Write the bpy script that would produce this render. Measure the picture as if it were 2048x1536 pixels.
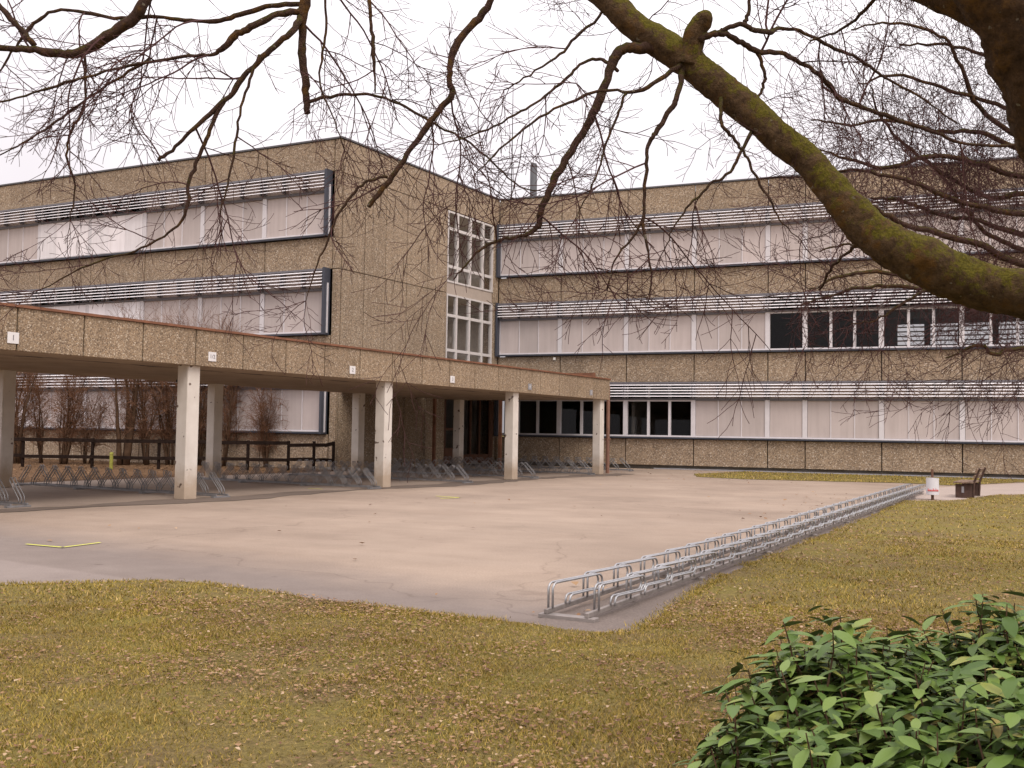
import bpy, bmesh, math, random
import numpy as np
from mathutils import Vector, Matrix
from math import sin, cos, pi, radians
random.seed(7); rng = np.random.default_rng(7)
sc = bpy.context.scene
for o in list(bpy.data.objects): bpy.data.objects.remove(o)

# ------------------------------------------------------------------ camera
EYE = Vector((0, 0, 1.5)); FPX = 2069.65          # focal length in pixels of a 2048 px wide picture
YAW, PITCH, ROLL = -0.4075068, 0.0476968, -0.0152612
FW = Vector((sin(YAW)*cos(PITCH), cos(YAW)*cos(PITCH), sin(PITCH)))
R0 = Vector((cos(YAW), -sin(YAW), 0)); U0 = R0.cross(FW)
RT = R0*cos(ROLL) - U0*sin(ROLL); UP = U0*cos(ROLL) + R0*sin(ROLL)
cd = bpy.data.cameras.new('camera'); cam = bpy.data.objects.new('camera', cd); sc.collection.objects.link(cam)
cam.matrix_world = Matrix(((RT.x, UP.x, -FW.x, EYE.x), (RT.y, UP.y, -FW.y, EYE.y), (RT.z, UP.z, -FW.z, EYE.z), (0, 0, 0, 1)))
cd.sensor_width = 36; cd.lens = FPX/2048*36; cd.clip_start = .05; cd.clip_end = 2000
sc.camera = cam
sc.render.resolution_x = 1024; sc.render.resolution_y = 768

# ------------------------------------------------------------------ world, sun, exposure (bright overcast, late winter)
SUN_EL, SUN_AZ = radians(52), radians(130)          # azimuth from +Y towards +X
w = bpy.data.worlds.new('World'); sc.world = w; w.use_nodes = True
nt = w.node_tree; nt.nodes.clear()
wo = nt.nodes.new('ShaderNodeOutputWorld'); bg = nt.nodes.new('ShaderNodeBackground')
sky = nt.nodes.new('ShaderNodeTexSky'); sky.sky_type = 'NISHITA'; sky.sun_disc = False
sky.sun_elevation = SUN_EL; sky.sun_rotation = SUN_AZ; sky.air_density = 2.5; sky.dust_density = 6; sky.ozone_density = 1
hs = nt.nodes.new('ShaderNodeHueSaturation'); hs.inputs['Saturation'].default_value = .12
cl = nt.nodes.new('ShaderNodeTexNoise'); cl.inputs['Scale'].default_value = 1.7; cl.inputs['Detail'].default_value = 5
tc = nt.nodes.new('ShaderNodeTexCoord')
cr = nt.nodes.new('ShaderNodeValToRGB')
cr.color_ramp.elements[0].position = .3; cr.color_ramp.elements[0].color = (6.3, 5.8, 6.15, 1)
cr.color_ramp.elements[1].position = .7; cr.color_ramp.elements[1].color = (9.2, 8.75, 9.05, 1)
mx = nt.nodes.new('ShaderNodeMix'); mx.data_type = 'RGBA'; mx.inputs[0].default_value = .9
nt.links.new(tc.outputs['Generated'], cl.inputs['Vector']); nt.links.new(cl.outputs['Fac'], cr.inputs['Fac'])
nt.links.new(sky.outputs['Color'], hs.inputs['Color'])
nt.links.new(hs.outputs['Color'], mx.inputs[6]); nt.links.new(cr.outputs['Color'], mx.inputs[7])
sz = nt.nodes.new('ShaderNodeSeparateXYZ'); nt.links.new(tc.outputs['Generated'], sz.inputs[0])
zr = nt.nodes.new('ShaderNodeMapRange'); zr.inputs['From Min'].default_value = 0; zr.inputs['From Max'].default_value = 1; zr.inputs['To Min'].default_value = .72; zr.inputs['To Max'].default_value = 2.0
nt.links.new(sz.outputs['Z'], zr.inputs['Value'])
zm = nt.nodes.new('ShaderNodeVectorMath'); zm.operation = 'SCALE'; nt.links.new(mx.outputs[2], zm.inputs[0]); nt.links.new(zr.outputs['Result'], zm.inputs['Scale'])
nt.links.new(zm.outputs['Vector'], bg.inputs['Color']); bg.inputs['Strength'].default_value = .1
nt.links.new(bg.outputs['Background'], wo.inputs['Surface'])
sl = bpy.data.lights.new('sun', 'SUN'); sl.energy = 1.0; sl.angle = radians(22); sl.color = (1, .93, .83)
so = bpy.data.objects.new('sun', sl); sc.collection.objects.link(so)
so.rotation_euler = Vector((-sin(SUN_AZ)*cos(SUN_EL), -cos(SUN_AZ)*cos(SUN_EL), -sin(SUN_EL))).to_track_quat('-Z', 'Y').to_euler()
vs = sc.view_settings; vs.view_transform = 'Standard'; vs.look = 'None'; vs.exposure = .48; vs.gamma = 1
vs.use_curve_mapping = False

# ------------------------------------------------------------------ helpers
COL = sc.collection
def at(x, y, depth):                               # a point seen at pixel (x, y) of the 2048 px photo, depth metres along the view
    return EYE + (FW + RT*((x-1024)/FPX) - UP*((y-768)/FPX))*depth
def tag(o, label=None, cat=None, group=None, kind=None):
    if label: o['label'] = label
    if cat: o['category'] = cat
    if group: o['group'] = group
    if kind: o['kind'] = kind
    return o
def empty(name, loc=(0, 0, 0), rz=0):
    o = bpy.data.objects.new(name, None); COL.objects.link(o); o.location = loc; o.rotation_euler = (0, 0, rz); return o
def link(name, me, parent=None, loc=(0, 0, 0), rz=0, rot=None):
    o = bpy.data.objects.new(name, me); COL.objects.link(o)
    o.parent = parent; o.location = loc; o.rotation_euler = rot if rot else (0, 0, rz); return o
_mc = {}
def boxmesh(sx, sy, sz, mat, bev=0.0):
    k = (round(sx, 4), round(sy, 4), round(sz, 4), mat.name, bev)
    if k in _mc: return _mc[k]
    bm = bmesh.new(); bmesh.ops.create_cube(bm, size=1); bmesh.ops.scale(bm, vec=(sx, sy, sz), verts=bm.verts)
    if bev > 0: bmesh.ops.bevel(bm, geom=list(bm.edges), offset=bev, segments=1, affect='EDGES')
    me = bpy.data.meshes.new('box'); bm.to_mesh(me); bm.free(); me.materials.append(mat); _mc[k] = me; return me
def box(name, parent, x0, x1, y0, y1, z0, z1, mat, bev=0.0):
    return link(name, boxmesh(x1-x0, y1-y0, z1-z0, mat, bev), parent, ((x0+x1)/2, (y0+y1)/2, (z0+z1)/2))
class MB:                                          # collects boxes and tubes into ONE mesh
    def __init__(s): s.v = []; s.f = []
    def box(s, x0, x1, y0, y1, z0, z1):
        b = len(s.v)
        s.v += [(x0,y0,z0),(x1,y0,z0),(x1,y1,z0),(x0,y1,z0),(x0,y0,z1),(x1,y0,z1),(x1,y1,z1),(x0,y1,z1)]
        s.f += [(b,b+3,b+2,b+1),(b+4,b+5,b+6,b+7),(b,b+1,b+5,b+4),(b+1,b+2,b+6,b+5),(b+2,b+3,b+7,b+6),(b+3,b,b+4,b+7)]
        return s
    def tube(s, pts, rad, n=6, cap=True):
        pts = [Vector(p) for p in pts]; m = len(pts)
        if not hasattr(rad, '__len__'): rad = [rad]*m
        t0 = (pts[1]-pts[0]).normalized(); a = t0.orthogonal().normalized(); base = len(s.v)
        for i, p in enumerate(pts):
            t = (pts[min(i+1, m-1)]-pts[max(i-1, 0)])
            t = t.normalized() if t.length > 1e-9 else t0
            a = (a - t*a.dot(t)); a = a.normalized() if a.length > 1e-6 else t.orthogonal().normalized()
            b = t.cross(a)
            for k in range(n):
                q = 2*pi*k/n; v = p + (a*cos(q)+b*sin(q))*rad[i]; s.v.append((v.x, v.y, v.z))
        for i in range(m-1):
            for k in range(n):
                k2 = (k+1) % n; s.f.append((base+i*n+k, base+i*n+k2, base+(i+1)*n+k2, base+(i+1)*n+k))
        if cap:
            s.f.append(tuple(base+k for k in range(n-1, -1, -1))); s.f.append(tuple(base+(m-1)*n+k for k in range(n)))
        return s
    def mesh(s, mat, smooth=False, name='mesh'):
        me = bpy.data.meshes.new(name); me.from_pydata(s.v, [], s.f); me.materials.append(mat)
        if smooth: me.polygons.foreach_set('use_smooth', [True]*len(me.polygons))
        me.update(); return me
    def build(s, name, mat, parent=None, loc=(0, 0, 0), rz=0, smooth=False):
        return link(name, s.mesh(mat, smooth, name), parent, loc, rz)
def tris_mesh(name, V, F, mat):                    # numpy verts (n,3) and faces (m,k)
    me = bpy.data.meshes.new(name); k = F.shape[1]
    me.vertices.add(len(V)); me.vertices.foreach_set('co', V.astype(np.float32).ravel())
    me.loops.add(F.size); me.loops.foreach_set('vertex_index', F.astype(np.int32).ravel())
    me.polygons.add(len(F)); me.polygons.foreach_set('loop_start', np.arange(0, F.size, k, dtype=np.int32))
    me.update(calc_edges=True); me.validate(); me.materials.append(mat); return me

# ------------------------------------------------------------------ materials
def new_mat(name):
    m = bpy.data.materials.new(name); m.use_nodes = True; n = m.node_tree; b = n.nodes['Principled BSDF']; return m, n, b
def N(n, t, **kw):
    x = n.nodes.new(t)
    for k, v in kw.items():
        if k in x.inputs: x.inputs[k].default_value = v
        else: setattr(x, k, v)
    return x
def ramp(n, stops):
    r = n.nodes.new('ShaderNodeValToRGB'); e = r.color_ramp.elements
    while len(e) < len(stops): e.new(.5)
    for el, (p, c) in zip(e, stops): el.position = p; el.color = (*c, 1)
    return r
def mixc(n, fac, a, b, mode='MIX'):
    m = n.nodes.new('ShaderNodeMix'); m.data_type = 'RGBA'; m.blend_type = mode
    for s, v in ((0, fac), (6, a), (7, b)):
        if isinstance(v, bpy.types.NodeSocket): n.links.new(v, m.inputs[s])
        elif s == 0: m.inputs[0].default_value = v
        else: m.inputs[s].default_value = (*v, 1)
    return m.outputs[2]
def coords(n, kind='Object'): return n.nodes.new('ShaderNodeTexCoord').outputs[kind]
def worldpos(n): return n.nodes.new('ShaderNodeNewGeometry').outputs['Position']
def noise(n, vec, scale, detail=4, rough=.6, out='Fac'):
    x = N(n, 'ShaderNodeTexNoise', Scale=scale, Detail=detail, Roughness=rough); n.links.new(vec, x.inputs['Vector']); return x.outputs[out]
def plain(name, col, rough=.6, metal=0, var=.12, scale=6, spec=.4, bump=0, bscale=60):
    m, n, b = new_mat(name); p = worldpos(n)
    f = noise(n, p, scale, 5)
    r = ramp(n, [(.3, tuple(c*(1-var) for c in col)), (.7, tuple(min(1, c*(1+var)) for c in col))])
    n.links.new(f, r.inputs['Fac']); n.links.new(r.outputs['Color'], b.inputs['Base Color'])
    b.inputs['Roughness'].default_value = rough; b.inputs['Metallic'].default_value = metal
    b.inputs['Specular IOR Level'].default_value = spec
    if bump:
        bb = N(n, 'ShaderNodeBump', Strength=bump, Distance=.01); n.links.new(noise(n, p, bscale, 4), bb.inputs['Height']); n.links.new(bb.outputs['Normal'], b.inputs['Normal'])
    return m
def aggregate(name, tint=(1, 1, 1), peb=26):       # exposed-aggregate concrete: pebbles of many browns in a grey-beige matrix
    m, n, b = new_mat(name); p = worldpos(n)
    v = N(n, 'ShaderNodeTexVoronoi', Scale=peb, Randomness=1.0); n.links.new(p, v.inputs['Vector'])
    sep = n.nodes.new('ShaderNodeSeparateColor'); n.links.new(v.outputs['Color'], sep.inputs['Color'])
    r = ramp(n, [(0, (.15, .12, .093)), (.22, (.25, .2, .15)), (.5, (.33, .268, .2)), (.72, (.36, .275, .19)), (.9, (.43, .37, .3)), (1, (.58, .53, .46))])
    n.links.new(sep.outputs['Red'], r.inputs['Fac'])
    edge = ramp(n, [(.0, (0, 0, 0)), (.55, (0, 0, 0)), (.8, (1, 1, 1))]); n.links.new(v.outputs['Distance'], edge.inputs['Fac'])
    c = mixc(n, edge.outputs['Color'], r.outputs['Color'], (.25, .2, .15))
    big = noise(n, p, .5, 6, .65); rb = ramp(n, [(.3, (.88, .87, .87)), (.7, (1.06, 1.05, 1.04))]); n.links.new(big, rb.inputs['Fac'])
    c = mixc(n, 1.0, c, rb.outputs['Color'], 'MULTIPLY')
    # rain streaks: stretched vertically
    mp = N(n, 'ShaderNodeMapping'); mp.inputs['Scale'].default_value = (2.6, 2.6, .16); n.links.new(p, mp.inputs['Vector'])
    st = noise(n, mp.outputs['Vector'], 1.0, 4, .6); rs = ramp(n, [(.45, (1, 1, 1)), (.8, (.8, .79, .79))]); n.links.new(st, rs.inputs['Fac'])
    c = mixc(n, 1.0, c, rs.outputs['Color'], 'MULTIPLY')
    oi = n.nodes.new('ShaderNodeObjectInfo'); rr = ramp(n, [(0, tuple(.95*t for t in tint)), (1, tuple(1.05*t for t in tint))])
    n.links.new(oi.outputs['Random'], rr.inputs['Fac']); c = mixc(n, 1.0, c, rr.outputs['Color'], 'MULTIPLY')
    n.links.new(c, b.inputs['Base Color']); b.inputs['Roughness'].default_value = .9; b.inputs['Specular IOR Level'].default_value = .2
    bb = N(n, 'ShaderNodeBump', Strength=.7, Distance=.012); bb.invert = True
    n.links.new(v.outputs['Distance'], bb.inputs['Height']); n.links.new(bb.outputs['Normal'], b.inputs['Normal'])
    return m
M = {}
M['agg'] = aggregate('exposed_aggregate', (1.08, 1.01, .94))
M['agg_fascia'] = aggregate('exposed_aggregate_fascia', (1.02, .94, .845), 38)
M['core'] = plain('dark_joint', (.05, .045, .04), .9)
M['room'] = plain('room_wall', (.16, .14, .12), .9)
M['hall'] = plain('hall_plaster', (.68, .62, .55), .85)
M['roof'] = plain('roof_gravel', (.25, .23, .2), .95)
M['coping'] = plain('coping_metal', (.12, .115, .12), .5, .3)
M['white'] = plain('white_frame', (.66, .62, .63), .45, var=.05)
M['stairframe'] = plain('stair_frame_paint', (.64, .59, .56), .5, var=.05)
M['steel'] = plain('anthracite_steel', (.055, .058, .075), .5, var=.1)
M['boxgrey'] = plain('blind_box_grey', (.16, .15, .165), .5, var=.08)
M['slat'] = plain('aluminium_slat', (.86, .82, .83), .4, var=.04)
M['sill'] = plain('aluminium_sill', (.3, .29, .3), .5, var=.1)
M['blind'] = plain('blind_fabric', (.5, .43, .405), .85, var=.05, scale=1.1)
M['blind_lt'] = plain('white_blind_fabric', (.78, .73, .74), .8, var=.03, scale=1.1)
M['beam'] = plain('painted_beam', (.44, .36, .3), .7, var=.06)
M['soffit'] = plain('soffit_concrete', (.4, .31, .22), .85, var=.22, scale=1.2)
M['rust'] = plain('rusty_flashing', (.2, .085, .045), .7, var=.3, scale=4)
M['sign'] = plain('plate_white', (.72, .69, .68), .5, var=.04)
M['ink'] = plain('plate_ink', (.2, .18, .19), .6, var=.05)
M['red'] = plain('red_print', (.62, .06, .05), .5, var=.1)
M['galv'] = plain('galvanised_steel', (.4, .395, .4), .42, .75, var=.18, scale=9)
M['galv_rail'] = plain('galvanised_rail', (.27, .235, .215), .6, .3, var=.2, scale=7)
M['galv_shaded'] = plain('shaded_steel_tube', (.24, .23, .23), .5, .5, var=.2, scale=7)  # steel of the racks under the shelter, its shade put into the darker colour
M['fence'] = plain('dark_stained_wood', (.022, .014, .011), .95, var=.4, scale=8, spec=.05)
M['bench'] = plain('weathered_wood', (.2, .13, .09), .85, var=.35, scale=9, bump=.3)
M['bench_leg'] = plain('bench_block', (.075, .042, .032), .9, var=.3, scale=9)
M['bin'] = plain('bin_white', (.66, .64, .66), .45, var=.05)
M['yellow'] = plain('yellow_spray', (.62, .62, .06), .7, var=.2, scale=30)
M['dull_yellow'] = plain('dull_yellow_paint', (.3, .29, .05), .7, var=.3)
M['door'] = plain('door_brown', (.12, .055, .032), .55, var=.2)
M['chimney'] = plain('chimney_metal', (.13, .13, .14), .5, .2)
M['pipe'] = plain('brown_pipe', (.22, .11, .075), .5, var=.2)
M['lampwhite'] = plain('lamp_housing', (.8, .76, .7), .4)
def fabric(name, col):
    m = plain(name, col, .85, var=.05, scale=1.1); n = m.node_tree; b = n.nodes['Principled BSDF']; src = b.inputs['Base Color'].links[0].from_socket
    oi = n.nodes.new('ShaderNodeObjectInfo'); r = ramp(n, [(0, (.9, .9, .9)), (1, (1.06, 1.05, 1.05))]); n.links.new(oi.outputs['Random'], r.inputs['Fac'])
    c = mixc(n, 1, src, r.outputs['Color'], 'MULTIPLY'); mp = N(n, 'ShaderNodeMapping'); mp.inputs['Scale'].default_value = (6, 6, .4); n.links.new(worldpos(n), mp.inputs['Vector'])
    rs = ramp(n, [(.4, (1, 1, 1)), (.75, (.88, .87, .86))]); n.links.new(noise(n, mp.outputs['Vector'], 1, 4, .6), rs.inputs['Fac']); c = mixc(n, 1, c, rs.outputs['Color'], 'MULTIPLY')
    n.links.new(c, b.inputs['Base Color']); return m
M['blind'] = fabric('blind_fabric', (.54, .465, .44)); M['blind_lt'] = fabric('white_blind_fabric', (.84, .79, .8))
def concrete_col():
    m, n, b = new_mat('column_concrete'); p = coords(n)
    f = noise(n, worldpos(n), 2.2, 6); r = ramp(n, [(.3, (.58, .52, .455)), (.7, (.7, .64, .575))]); n.links.new(f, r.inputs['Fac'])
    sp = noise(n, worldpos(n), 5.5, 2, .4); rs = ramp(n, [(.69, (1, 1, 1)), (.72, (.22, .17, .15))]); n.links.new(sp, rs.inputs['Fac'])
    c = mixc(n, 1, r.outputs['Color'], rs.outputs['Color'], 'MULTIPLY')
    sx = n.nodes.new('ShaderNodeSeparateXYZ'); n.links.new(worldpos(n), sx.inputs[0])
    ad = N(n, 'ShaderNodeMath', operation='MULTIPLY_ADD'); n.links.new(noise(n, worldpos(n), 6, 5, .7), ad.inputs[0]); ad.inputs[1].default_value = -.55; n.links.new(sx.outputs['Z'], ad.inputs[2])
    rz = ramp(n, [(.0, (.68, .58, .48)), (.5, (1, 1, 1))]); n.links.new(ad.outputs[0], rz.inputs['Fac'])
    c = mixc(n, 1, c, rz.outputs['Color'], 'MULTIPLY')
    n.links.new(c, b.inputs['Base Color']); b.inputs['Roughness'].default_value = .85; return m
M['column'] = concrete_col()
def soffit_paint():                                # beige painted slab with long flakes of paint fallen off, showing dark concrete
    m, n, b = new_mat('peeling_soffit'); p = coords(n)
    sx = n.nodes.new('ShaderNodeSeparateXYZ'); n.links.new(p, sx.inputs[0])
    f = noise(n, p, 1.1, 6); r = ramp(n, [(.3, (.3, .22, .15)), (.7, (.42, .32, .225))]); n.links.new(f, r.inputs['Fac'])
    mp = N(n, 'ShaderNodeMapping'); mp.inputs['Scale'].default_value = (5, .8, 1); n.links.new(p, mp.inputs['Vector'])
    g = noise(n, mp.outputs['Vector'], 1.2, 5, .6)
    # flakes run along the old drip line, 1.1 m behind the fascia
    d = N(n, 'ShaderNodeMath', operation='SUBTRACT'); n.links.new(sx.outputs['X'], d.inputs[0]); d.inputs[1].default_value = 2.1
    ab = N(n, 'ShaderNodeMath', operation='ABSOLUTE'); n.links.new(d.outputs[0], ab.inputs[0])
    ml = N(n, 'ShaderNodeMath', operation='MULTIPLY_ADD'); n.links.new(ab.outputs[0], ml.inputs[0]); ml.inputs[1].default_value = -.75; n.links.new(g, ml.inputs[2])
    rg = ramp(n, [(.44, (0, 0, 0)), (.46, (1, 1, 1))]); n.links.new(ml.outputs[0], rg.inputs['Fac'])
    c = mixc(n, rg.outputs['Color'], r.outputs['Color'], (.06, .042, .035))
    n.links.new(c, b.inputs['Base Color']); b.inputs['Roughness'].default_value = .85; return m
M['soffit'] = soffit_paint()
def glass(name, refl, tint):
    m, n, b = new_mat(name); n.nodes.remove(b); out = n.nodes['Material Output']
    t = n.nodes.new('ShaderNodeBsdfTransparent'); t.inputs['Color'].default_value = (tint, tint, tint, 1)
    g = n.nodes.new('ShaderNodeBsdfGlossy'); g.inputs['Roughness'].default_value = .02; g.inputs['Color'].default_value = (refl, refl, refl, 1)
    fr = N(n, 'ShaderNodeFresnel', IOR=1.5); mm = n.nodes.new('ShaderNodeMixShader')
    gb = n.nodes.new('ShaderNodeNewGeometry'); iv = N(n, 'ShaderNodeMath', operation='SUBTRACT'); iv.inputs[0].default_value = 1; n.links.new(gb.outputs['Backfacing'], iv.inputs[1])
    ff = N(n, 'ShaderNodeMath', operation='MULTIPLY'); n.links.new(fr.outputs[0], ff.inputs[0]); n.links.new(iv.outputs[0], ff.inputs[1]); n.links.new(ff.outputs[0], mm.inputs[0]); n.links.new(t.outputs[0], mm.inputs[1]); n.links.new(g.outputs[0], mm.inputs[2])
    n.links.new(mm.outputs[0], out.inputs['Surface']); return m
M['glass'] = glass('window_glass', .5, .75); M['glass_stair'] = glass('stair_glass', 1.0, .9)

# ------------------------------------------------------------------ ground
def flat(name, pts, z, mat, kind='structure'):
    me = bpy.data.meshes.new(name); me.from_pydata([(x, y, z) for x, y in pts], [], [list(range(len(pts)))]); me.materials.append(mat)
    me.update()
    if me.polygons[0].normal.z < 0: me.flip_normals()
    o = link(name, me); tag(o, kind=kind); return o
def rough_edge(pts, amp=.05, step=.35):
    out = []; r = random.Random(3)
    for (x0, y0), (x1, y1) in zip(pts, pts[1:]+pts[:1]):
        n = max(1, int(math.hypot(x1-x0, y1-y0)/step))
        for k in range(n):
            t = k/n; j = amp if k else 0; out.append((x0+(x1-x0)*t+r.uniform(-j, j), y0+(y1-y0)*t+r.uniform(-j, j)))
    return out
def asphalt(name, a, b_, speck=.5):
    m, n, b = new_mat(name); p = worldpos(n)
    f = noise(n, p, .35, 6, .62); r = ramp(n, [(.32, a), (.68, b_)]); n.links.new(f, r.inputs['Fac'])
    g = noise(n, p, 55, 3, .7); rg = ramp(n, [(.3, (1-speck*.5,)*3), (.7, (1+speck*.3,)*3)]); n.links.new(g, rg.inputs['Fac'])
    c = mixc(n, 1, r.outputs['Color'], rg.outputs['Color'], 'MULTIPLY')
    k = noise(n, p, 1.6, 6, .7); rk = ramp(n, [(.62, (1, 1, 1)), (.74, (.82, .79, .78))]); n.links.new(k, rk.inputs['Fac'])
    c = mixc(n, 1, c, rk.outputs['Color'], 'MULTIPLY')
    mp = N(n, 'ShaderNodeMapping'); mp.inputs['Rotation'].default_value = (0, 0, .1); mp.inputs['Scale'].default_value = (.25, 1.6, 1); n.links.new(p, mp.inputs['Vector'])
    l = noise(n, mp.outputs['Vector'], 1.3, 5, .6); rl = ramp(n, [(.35, (.95, .94, .93)), (.65, (1.03, 1.03, 1.03))]); n.links.new(l, rl.inputs['Fac'])
    c = mixc(n, 1, c, rl.outputs['Color'], 'MULTIPLY')
    n.links.new(c, b.inputs['Base Color']); b.inputs['Roughness'].default_value = .88; b.inputs['Specular IOR Level'].default_value = .3
    bb = N(n, 'ShaderNodeBump', Strength=.25, Distance=.006); n.links.new(g, bb.inputs['Height']); n.links.new(bb.outputs['Normal'], b.inputs['Normal']); return m
def yard_mat():
    """pinkish worn asphalt; a greyer newer band along the front and a paler old patch at the far left, worn into each other; cracks and stains"""
    m = asphalt('yard_asphalt', (.3, .23, .176), (.39, .3, .23)); n = m.node_tree; b = n.nodes['Principled BSDF']
    src = b.inputs['Base Color'].links[0].from_socket; p = worldpos(n)
    def side(nx, ny, c, wid, amp):
        dt = N(n, 'ShaderNodeVectorMath', operation='DOT_PRODUCT'); n.links.new(p, dt.inputs[0]); dt.inputs[1].default_value = (nx, ny, 0)
        a = N(n, 'ShaderNodeMath', operation='MULTIPLY_ADD'); n.links.new(noise(n, p, 1.1, 7, .7), a.inputs[0]); a.inputs[1].default_value = amp; n.links.new(dt.outputs['Value'], a.inputs[2])
        mr = N(n, 'ShaderNodeMapRange'); n.links.new(a.outputs[0], mr.inputs['Value']); mr.inputs['From Min'].default_value = c+amp/2-wid; mr.inputs['From Max'].default_value = c+amp/2+wid
        mr.inputs['To Min'].default_value = 1; mr.inputs['To Max'].default_value = 0; return mr.outputs['Result']
    g = noise(n, p, 50, 3, .7); k = noise(n, p, .8, 7, .7)
    rg = ramp(n, [(.3, (.18, .143, .122)), (.7, (.24, .195, .168))]); n.links.new(k, rg.inputs['Fac'])
    rp = ramp(n, [(.3, (.22, .178, .155)), (.7, (.285, .235, .205))]); n.links.new(k, rp.inputs['Fac'])
    c = mixc(n, side(.246, .969, 7.6, .75, 1.2), src, rg.outputs['Color'])
    c = mixc(n, side(.179, .984, 6.54, .05, .15), c, rp.outputs['Color'])
    gr = ramp(n, [(.3, (.86, .85, .85)), (.7, (1.1, 1.1, 1.1))]); n.links.new(g, gr.inputs['Fac']); c = mixc(n, 1, c, gr.outputs['Color'], 'MULTIPLY')
    # broad dirty zones and small dark stains
    st = noise(n, p, .22, 8, .72); rs = ramp(n, [(.35, (.82, .8, .79)), (.55, (1, 1, 1))]); n.links.new(st, rs.inputs['Fac']); c = mixc(n, 1, c, rs.outputs['Color'], 'MULTIPLY')
    sp = noise(n, p, 2.7, 3, .5); r2 = ramp(n, [(.7, (1, 1, 1)), (.76, (.66, .62, .6))]); n.links.new(sp, r2.inputs['Fac']); c = mixc(n, 1, c, r2.outputs['Color'], 'MULTIPLY')
    # hairline cracks
    v = N(n, 'ShaderNodeTexVoronoi', feature='DISTANCE_TO_EDGE', Scale=.16); wv = N(n, 'ShaderNodeVectorMath', operation='MULTIPLY_ADD')
    nz = N(n, 'ShaderNodeTexNoise', Scale=.9, Detail=5.0); n.links.new(p, nz.inputs['Vector']); n.links.new(nz.outputs['Color'], wv.inputs[0]); wv.inputs[1].default_value = (1.6, 1.6, 0); n.links.new(p, wv.inputs[2])
    n.links.new(wv.outputs['Vector'], v.inputs['Vector']); rc = ramp(n, [(.0, (.8, .78, .77)), (.002, (.87, .86, .85)), (.004, (1, 1, 1))]); n.links.new(v.outputs['Distance'], rc.inputs['Fac'])
    c = mixc(n, 1, c, rc.outputs['Color'], 'MULTIPLY'); n.links.new(c, b.inputs['Base Color']); return m
M['yard'] = yard_mat()
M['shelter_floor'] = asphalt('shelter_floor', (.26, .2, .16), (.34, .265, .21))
M['wet'] = asphalt('damp_stain', (.12, .09, .07), (.19, .145, .115))
M['path'] = asphalt('path_asphalt', (.36, .29, .25), (.42, .34, .29))
def soil():
    m, n, b = new_mat('lawn_soil'); p = worldpos(n)
    f = noise(n, p, 1.1, 8, .7); r = ramp(n, [(.3, (.18, .125, .065)), (.5, (.22, .17, .06)), (.7, (.23, .195, .045))]); n.links.new(f, r.inputs['Fac'])
    g = noise(n, p, 38, 5, .75); rg = ramp(n, [(.3, (.45, .42, .4)), (.55, (1, 1, 1)), (.75, (1.7, 1.55, 1.5))]); n.links.new(g, rg.inputs['Fac'])
    c = mixc(n, 1, r.outputs['Color'], rg.outputs['Color'], 'MULTIPLY')
    n.links.new(c, b.inputs['Base Color']); b.inputs['Roughness'].default_value = .95; b.inputs['Specular IOR Level'].default_value = .1
    bb = N(n, 'ShaderNodeBump', Strength=.8, Distance=.03); n.links.new(g, bb.inputs['Height']); n.links.new(bb.outputs['Normal'], b.inputs['Normal']); return m
M['soil'] = soil(); M['bed'] = plain('bed_soil', (.13, .075, .04), .95, var=.5, scale=5, spec=.1, bump=.8, bscale=22)
flat('ground', [(-600, -600), (600, -600), (600, 900), (-600, 900)], -.03, M['soil'])
flat('yard', [(-60, 3), (-8.2, 7.0), (-2.1, 7.0), (3.5, 26), (14, 33), (14, 45.6), (-60, 45.6)], 0, M['yard'])
THC = .125; VV = Vector((sin(THC), cos(THC), 0)); NN = Vector((cos(THC), -sin(THC), 0))
def sn(s, n, z=0): return VV*s + NN*n + Vector((0, 0, z))
flat('shelter_floor', [tuple(sn(s, n)[:2]) for s, n in ((2, -17.25), (36.2, -17.25), (41, -17.6), (41, -25.4), (2, -25.4))], .004, M['shelter_floor'])
M['dirt'] = asphalt('dirty_asphalt', (.15, .118, .1), (.215, .172, .148), .7)
flat('rack_ground', rough_edge([(-3.2, 7.6), (-2.2, 7.4), (-2.15, 12), (-1.6, 20), (-1.0, 28), (-.9, 31.8), (-1.45, 31.8), (-2.2, 20), (-2.75, 12), (-3.05, 8.6)], .06, .3), .004, M['dirt'])
ed = []; ed2 = []
for i in range(60):
    s = 4+i*.56; ed.append((s, -17.3+.22*random.random()+.15*sin(i*.9))); ed2.append((s, -16.55+.35*random.random()+.3*sin(i*.37)))
flat('drip_stain', [tuple(sn(*q)[:2]) for q in ed]+[tuple(sn(*q)[:2]) for q in reversed(ed2)], .008, M['wet'])
BEDP = [tuple(sn(-2, -25.0)[:2]), tuple(sn(30.6, -25.0)[:2]), (-21.95, 33.7), (-50, 35.5), (-50, 0)]
flat('planting_bed', BEDP, .011, M['bed'])
LAWN = [(-30, 4.6), (-12, 6.4), (-8.25, 7.08), (-7.75, 7.5), (-7.26, 7.97), (-6.74, 8.08), (-5.79, 7.9), (-4.85, 7.77), (-4.05, 7.65), (-3.35, 7.59), (-2.91, 7.56), (-2.49, 7.51), (-2.28, 7.62), (-2.25, 8.17), (-2.31, 9.26), (-2.33, 11.3), (-2.2, 13.2), (-2.04, 15.0), (-1.74, 18.9), (-1.45, 23), (-1.2, 27.1), (-.2, 27.6), (.4, 29.5), (1.05, 31.8), (1.7, 32.3), (6, 34), (30, 40), (30, -20), (-30, -20)]
flat('lawn', rough_edge(LAWN, .05, .12), .012, M['soil'])
STRIP = [(-9.6, 40.6), (-8.9, 37.9), (-7, 37.0), (-4, 37.4), (-1.8, 38.0), (-.3, 37.2), (.9, 39.5), (2.6, 43.2), (14, 44.2), (14, 45.2), (-8.5, 45.2)]
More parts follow.
